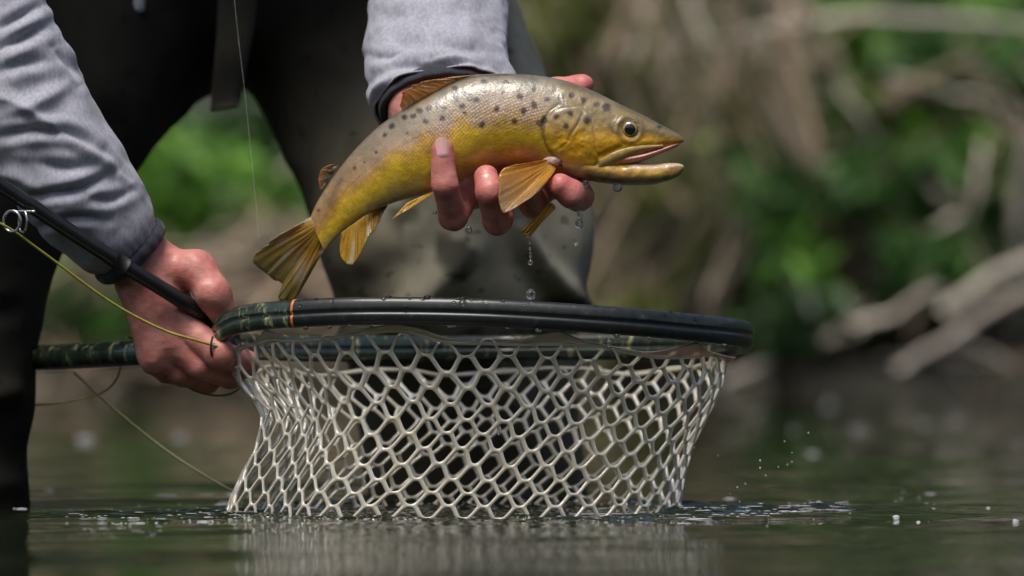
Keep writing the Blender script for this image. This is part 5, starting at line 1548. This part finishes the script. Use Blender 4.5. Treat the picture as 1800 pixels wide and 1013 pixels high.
drop(1030, 322, YF - .014, 6, 6, "bright drop on the index finger under the gill cover", 0, GD)
drop(824, 404, YF - .006, 6, 6, "small drop hanging below the ring finger", .3, GD)
drop(927, 414, YF - .020, 4, 3.2, "tiny drop at the tip of the folded fin", 0, GD)
drop(931, 427, YF - .018, 1.6, 2.5, "uppermost tiny drop falling from the folded fin", 0, GD)
drop(931.5, 437, YF - .018, 2.2, 3, "second tiny drop below the folded fin", 0, GD)
drop(932.5, 449, YF - .018, 2.6, 6, "thin drawn out drop below the folded fin", .4, GD)
drop(932.5, 462, YF - .018, 4.6, 5, "round drop at the foot of the thin falling thread", .3, GD)
drop(933, 518, YF - .018, 8.5, 9.5, "large falling drop just above the black hoop", .1, GD)
drop(1012, 425, .36, 4, 5, "bright drop on the dark knee beside the hand", 0, GD)
drop(877, 755, .03, 4, 10, "drop sliding down the mesh in the middle of the net", .3, GD)
drop(876, 632, .02, 3.5, 9, "drop hanging from the collar of the net above the middle", .3, GD)
drop(1071, 603, .015, 4, 8, "drop hanging from the cord right of the net's middle", .3, GD)
drop(765, 374, YF + .0, 4, 4, "small drop at the heel of the palm left of the little finger", 0, GD)
# beads on the hoop
br = np.random.default_rng(5)
fi = np.nonzero((hoop_c[:, 1] < .09) & (kx > 530) & (kx < 1300))[0]
for k in range(46):
    i = int(br.choice(fi)); w = br.uniform(0, 1)
    if kx[i] > 900 and w > .5: continue
    a = br.uniform(.15, 1.45)                                     # round the upper outside of the hoop
    q = hoop_c[i] + out[i] * .0066 * math.cos(a) ** .75 + upv * .0107 * math.sin(a) ** .8
    nrm_ = out[i] * math.cos(a) + upv * math.sin(a)
    r = br.uniform(.0010, .0021) if w < .8 else br.uniform(.002, .0032)
    v, f = drop_mesh(np.zeros(3), r, r, 0, 10)
    n_ = nrm_; e1 = t[i]; e2 = np.cross(n_, e1)
    v = q + v[:, :1] * e1 * br.uniform(.9, 1.5) + v[:, 1:2] * e2 + v[:, 2:3] * n_ * .55
    tag(obj("water_bead", v, f, M['drop'], loc=q), "small bead of water sitting on the black net hoop", "water drop", "beads of water on the net hoop")
for k in range(12):
    i = int(br.choice(fi)); q = hoop_c[i] - upv * .0109 + out[i] * .002
    r = br.uniform(.001, .0022)
    v, f = drop_mesh(q, r * 1.2, r, 0, 10)
    tag(obj("water_bead", v, f, M['drop'], loc=q), "bead of water hanging under the black net hoop", "water drop", "beads of water under the net hoop")
for px, py in [(1220, 787), (1262, 801), (1336, 810), (1336, 823), (1346, 836), (1368, 821), (1379, 776), (1392, 796), (1392, 812), (1421, 761), (1310, 851), (1296, 857), (1283, 868), (1384, 817), (1300, 882)]:
    y = br.uniform(.02, .16); k = (D_CAM + y) / F_PX; c = P(px, py, y); r = br.uniform(1.0, 1.7) * k
    v, f = drop_mesh(c, r, r * 1.3, 0, 8)
    tag(obj("splash_drop", v, f, M['foam'], loc=c), "tiny splash drop flying above the water right of the net", "water drop", "splash drops right of the net")

def on_water(px, py):
    d = F_PX * H_CAM / (py - HORIZON)
    return np.array([(px - 900) * d / F_PX, d - D_CAM, 0.0]), d / F_PX
def lift(v):
    """set floating things on the rippled surface"""
    v = np.array(v); c = v[:, :2].mean(0)
    i = min(np.searchsorted(wx, c[0]), len(wx) - 1); j = min(np.searchsorted(wy, c[1]), len(wy) - 1)
    v[:, 2] += max(Z[i, j], Z[max(i - 1, 0), j], Z[i, max(j - 1, 0)])
    return v
def fleck(px, py, w, h, label, group=None, seed=0):
    far = py < 800
    if far: w, h = w * .62, h * .42
    elif py > 870 and w > 22: h = h * .7
    else: w, h = w * .85, h * .6
    """a clot of foam: a heap of bubbles floating on the water"""
    r = np.random.default_rng(seed + int(px))
    c, k = on_water(px, py)
    parts = []
    for q in range(3 if w < 22 else 12):
        R = h * k * r.uniform(.12, .34)
        o_ = np.array([r.uniform(-.5, .5) * w * k, r.normal(0, 1) * w * k * .4, 0])
        v, f = drop_mesh(c + o_ + [0, 0, R * .3], R * r.uniform(1, 1.4), R, 0, 12)
        parts.append((lift(v), f))
    v, f = drop_mesh(c, w * k * .36, h * k * .45, 0, 16); v[:, 1] = c[1] + (v[:, 1] - c[1]) * .6
    parts.append((lift(v), f))
    v, f = merge(parts)
    return tag(obj("foam_fleck", v, f, M['foam_thin'] if far else M['foam'], loc=c), label, "foam", group)
FG = "flecks of foam on the river"
fleck(1575, 907, 20, 10, "white foam fleck on the near water, left of the pair at lower right", FG)
fleck(1614, 917, 13, 8, "smaller white fleck just right of and below the larger near one", FG)
fleck(1737, 894, 10, 7, "lone small white fleck above the corner fleck, lower right", FG)
fleck(1784, 916, 14, 10, "white foam fleck by the right edge in the lower corner", FG)
fleck(1635, 869, 28, 3, "flat white streak of foam on the water, right of the wake", FG)
fleck(1282, 875, 26, 3, "short flat streak of foam beside the foot of the net", FG)
fleck(1427, 797, 44, 11, "pale blurred foam patch on the water right of the splash drops", FG)
fleck(1507, 757, 56, 13, "wide blurred foam patch farther off on the right water", FG)
fleck(1395, 757, 22, 12, "small blurred foam patch left of the wide far one", FG)
fleck(1622, 746, 22, 18, "round blurred foam patch right of the wide far one", FG)
fleck(1682, 742, 24, 16, "faint blurred foam patch farthest right near the bank", FG)
fleck(1455, 712, 28, 14, "blurred foam patch near the dark bank, right of the net", FG)
fleck(1790, 785, 26, 14, "pale foam patch at the right edge of the far water", FG)
fleck(150, 775, 54, 26, "large blurred foam patch left under the net handle", FG)
fleck(315, 770, 34, 22, "blurred foam patch between the line and the net, left water", FG)
fleck(90, 863, 18, 11, "small foam fleck beside the dark leg on the left", FG)
fleck(292, 874, 50, 7, "long white foam streak left of the net, first of three in a row", FG)
fleck(364, 872, 40, 7, "white foam streak in the middle of three left of the net", FG)
fleck(407, 873, 24, 7, "white foam streak touching the left foot of the net", FG)
fleck(390, 886, 34, 5, "thin foam streak just below the row of three", FG)
fleck(38, 891, 28, 9, "white foam collar where the dark leg enters the water", FG)
# froth round the foot of the net, and sky glints shaped as white film
fr = np.random.default_rng(9); parts = []
def froth(px, py, w, h):
    """a bubble, or a thin drawn-out film that stands for a sky glint, on the ripples"""
    c, k = on_water(px, py)
    v, f = drop_mesh(np.zeros(3), 1, 1, 0, 7)
    v = v[::1] * np.array([w * k / 2, max(h * k * 1.2, .0006), h * k]) + np.array([0, 0, h * k * .2]) + c
    parts.append((lift(v), f))
for k in range(170): froth(fr.uniform(110, 440), 906 + fr.normal(0, 8), fr.uniform(2, 9) + 16 * (fr.uniform() < .25), fr.uniform(.3, .8))
for k in range(230): froth(fr.uniform(420, 1200), 895 + fr.uniform(-14, 20), fr.uniform(2, 8) + 10 * (fr.uniform() < .2), fr.uniform(.3, .9))
for k in range(190):  # wake: sky glints on the crests, laid as white film
    u = fr.uniform(0, 1) ** 1.2; froth(1190 + 300 * u, 905 - 7 * u + fr.normal(0, 4 * (1 - u) + .6), fr.uniform(3, 12) + 20 * (fr.uniform() < .3), fr.uniform(.4, 1.1) * (1 - .4 * u))
for k in range(14):
    u = fr.uniform(0, 1); froth(1010 + 440 * u, 904 - 6 * u + fr.normal(0, 1.5), fr.uniform(50, 110) * (1 - .3 * u), 1.1 - .4 * u)
for k in range(40): froth(fr.uniform(120, 300), 930 + fr.normal(0, 7), fr.uniform(2, 9), .35)
for k in range(40): froth(fr.uniform(1000, 1700), fr.uniform(860, 930), fr.uniform(2, 8), .5)
v, f = merge(parts)
tag(obj("froth", v, f, M['foam']), "white froth round the foot of the net, with sky glints on the ripples shaped as white film", None, None, "stuff")
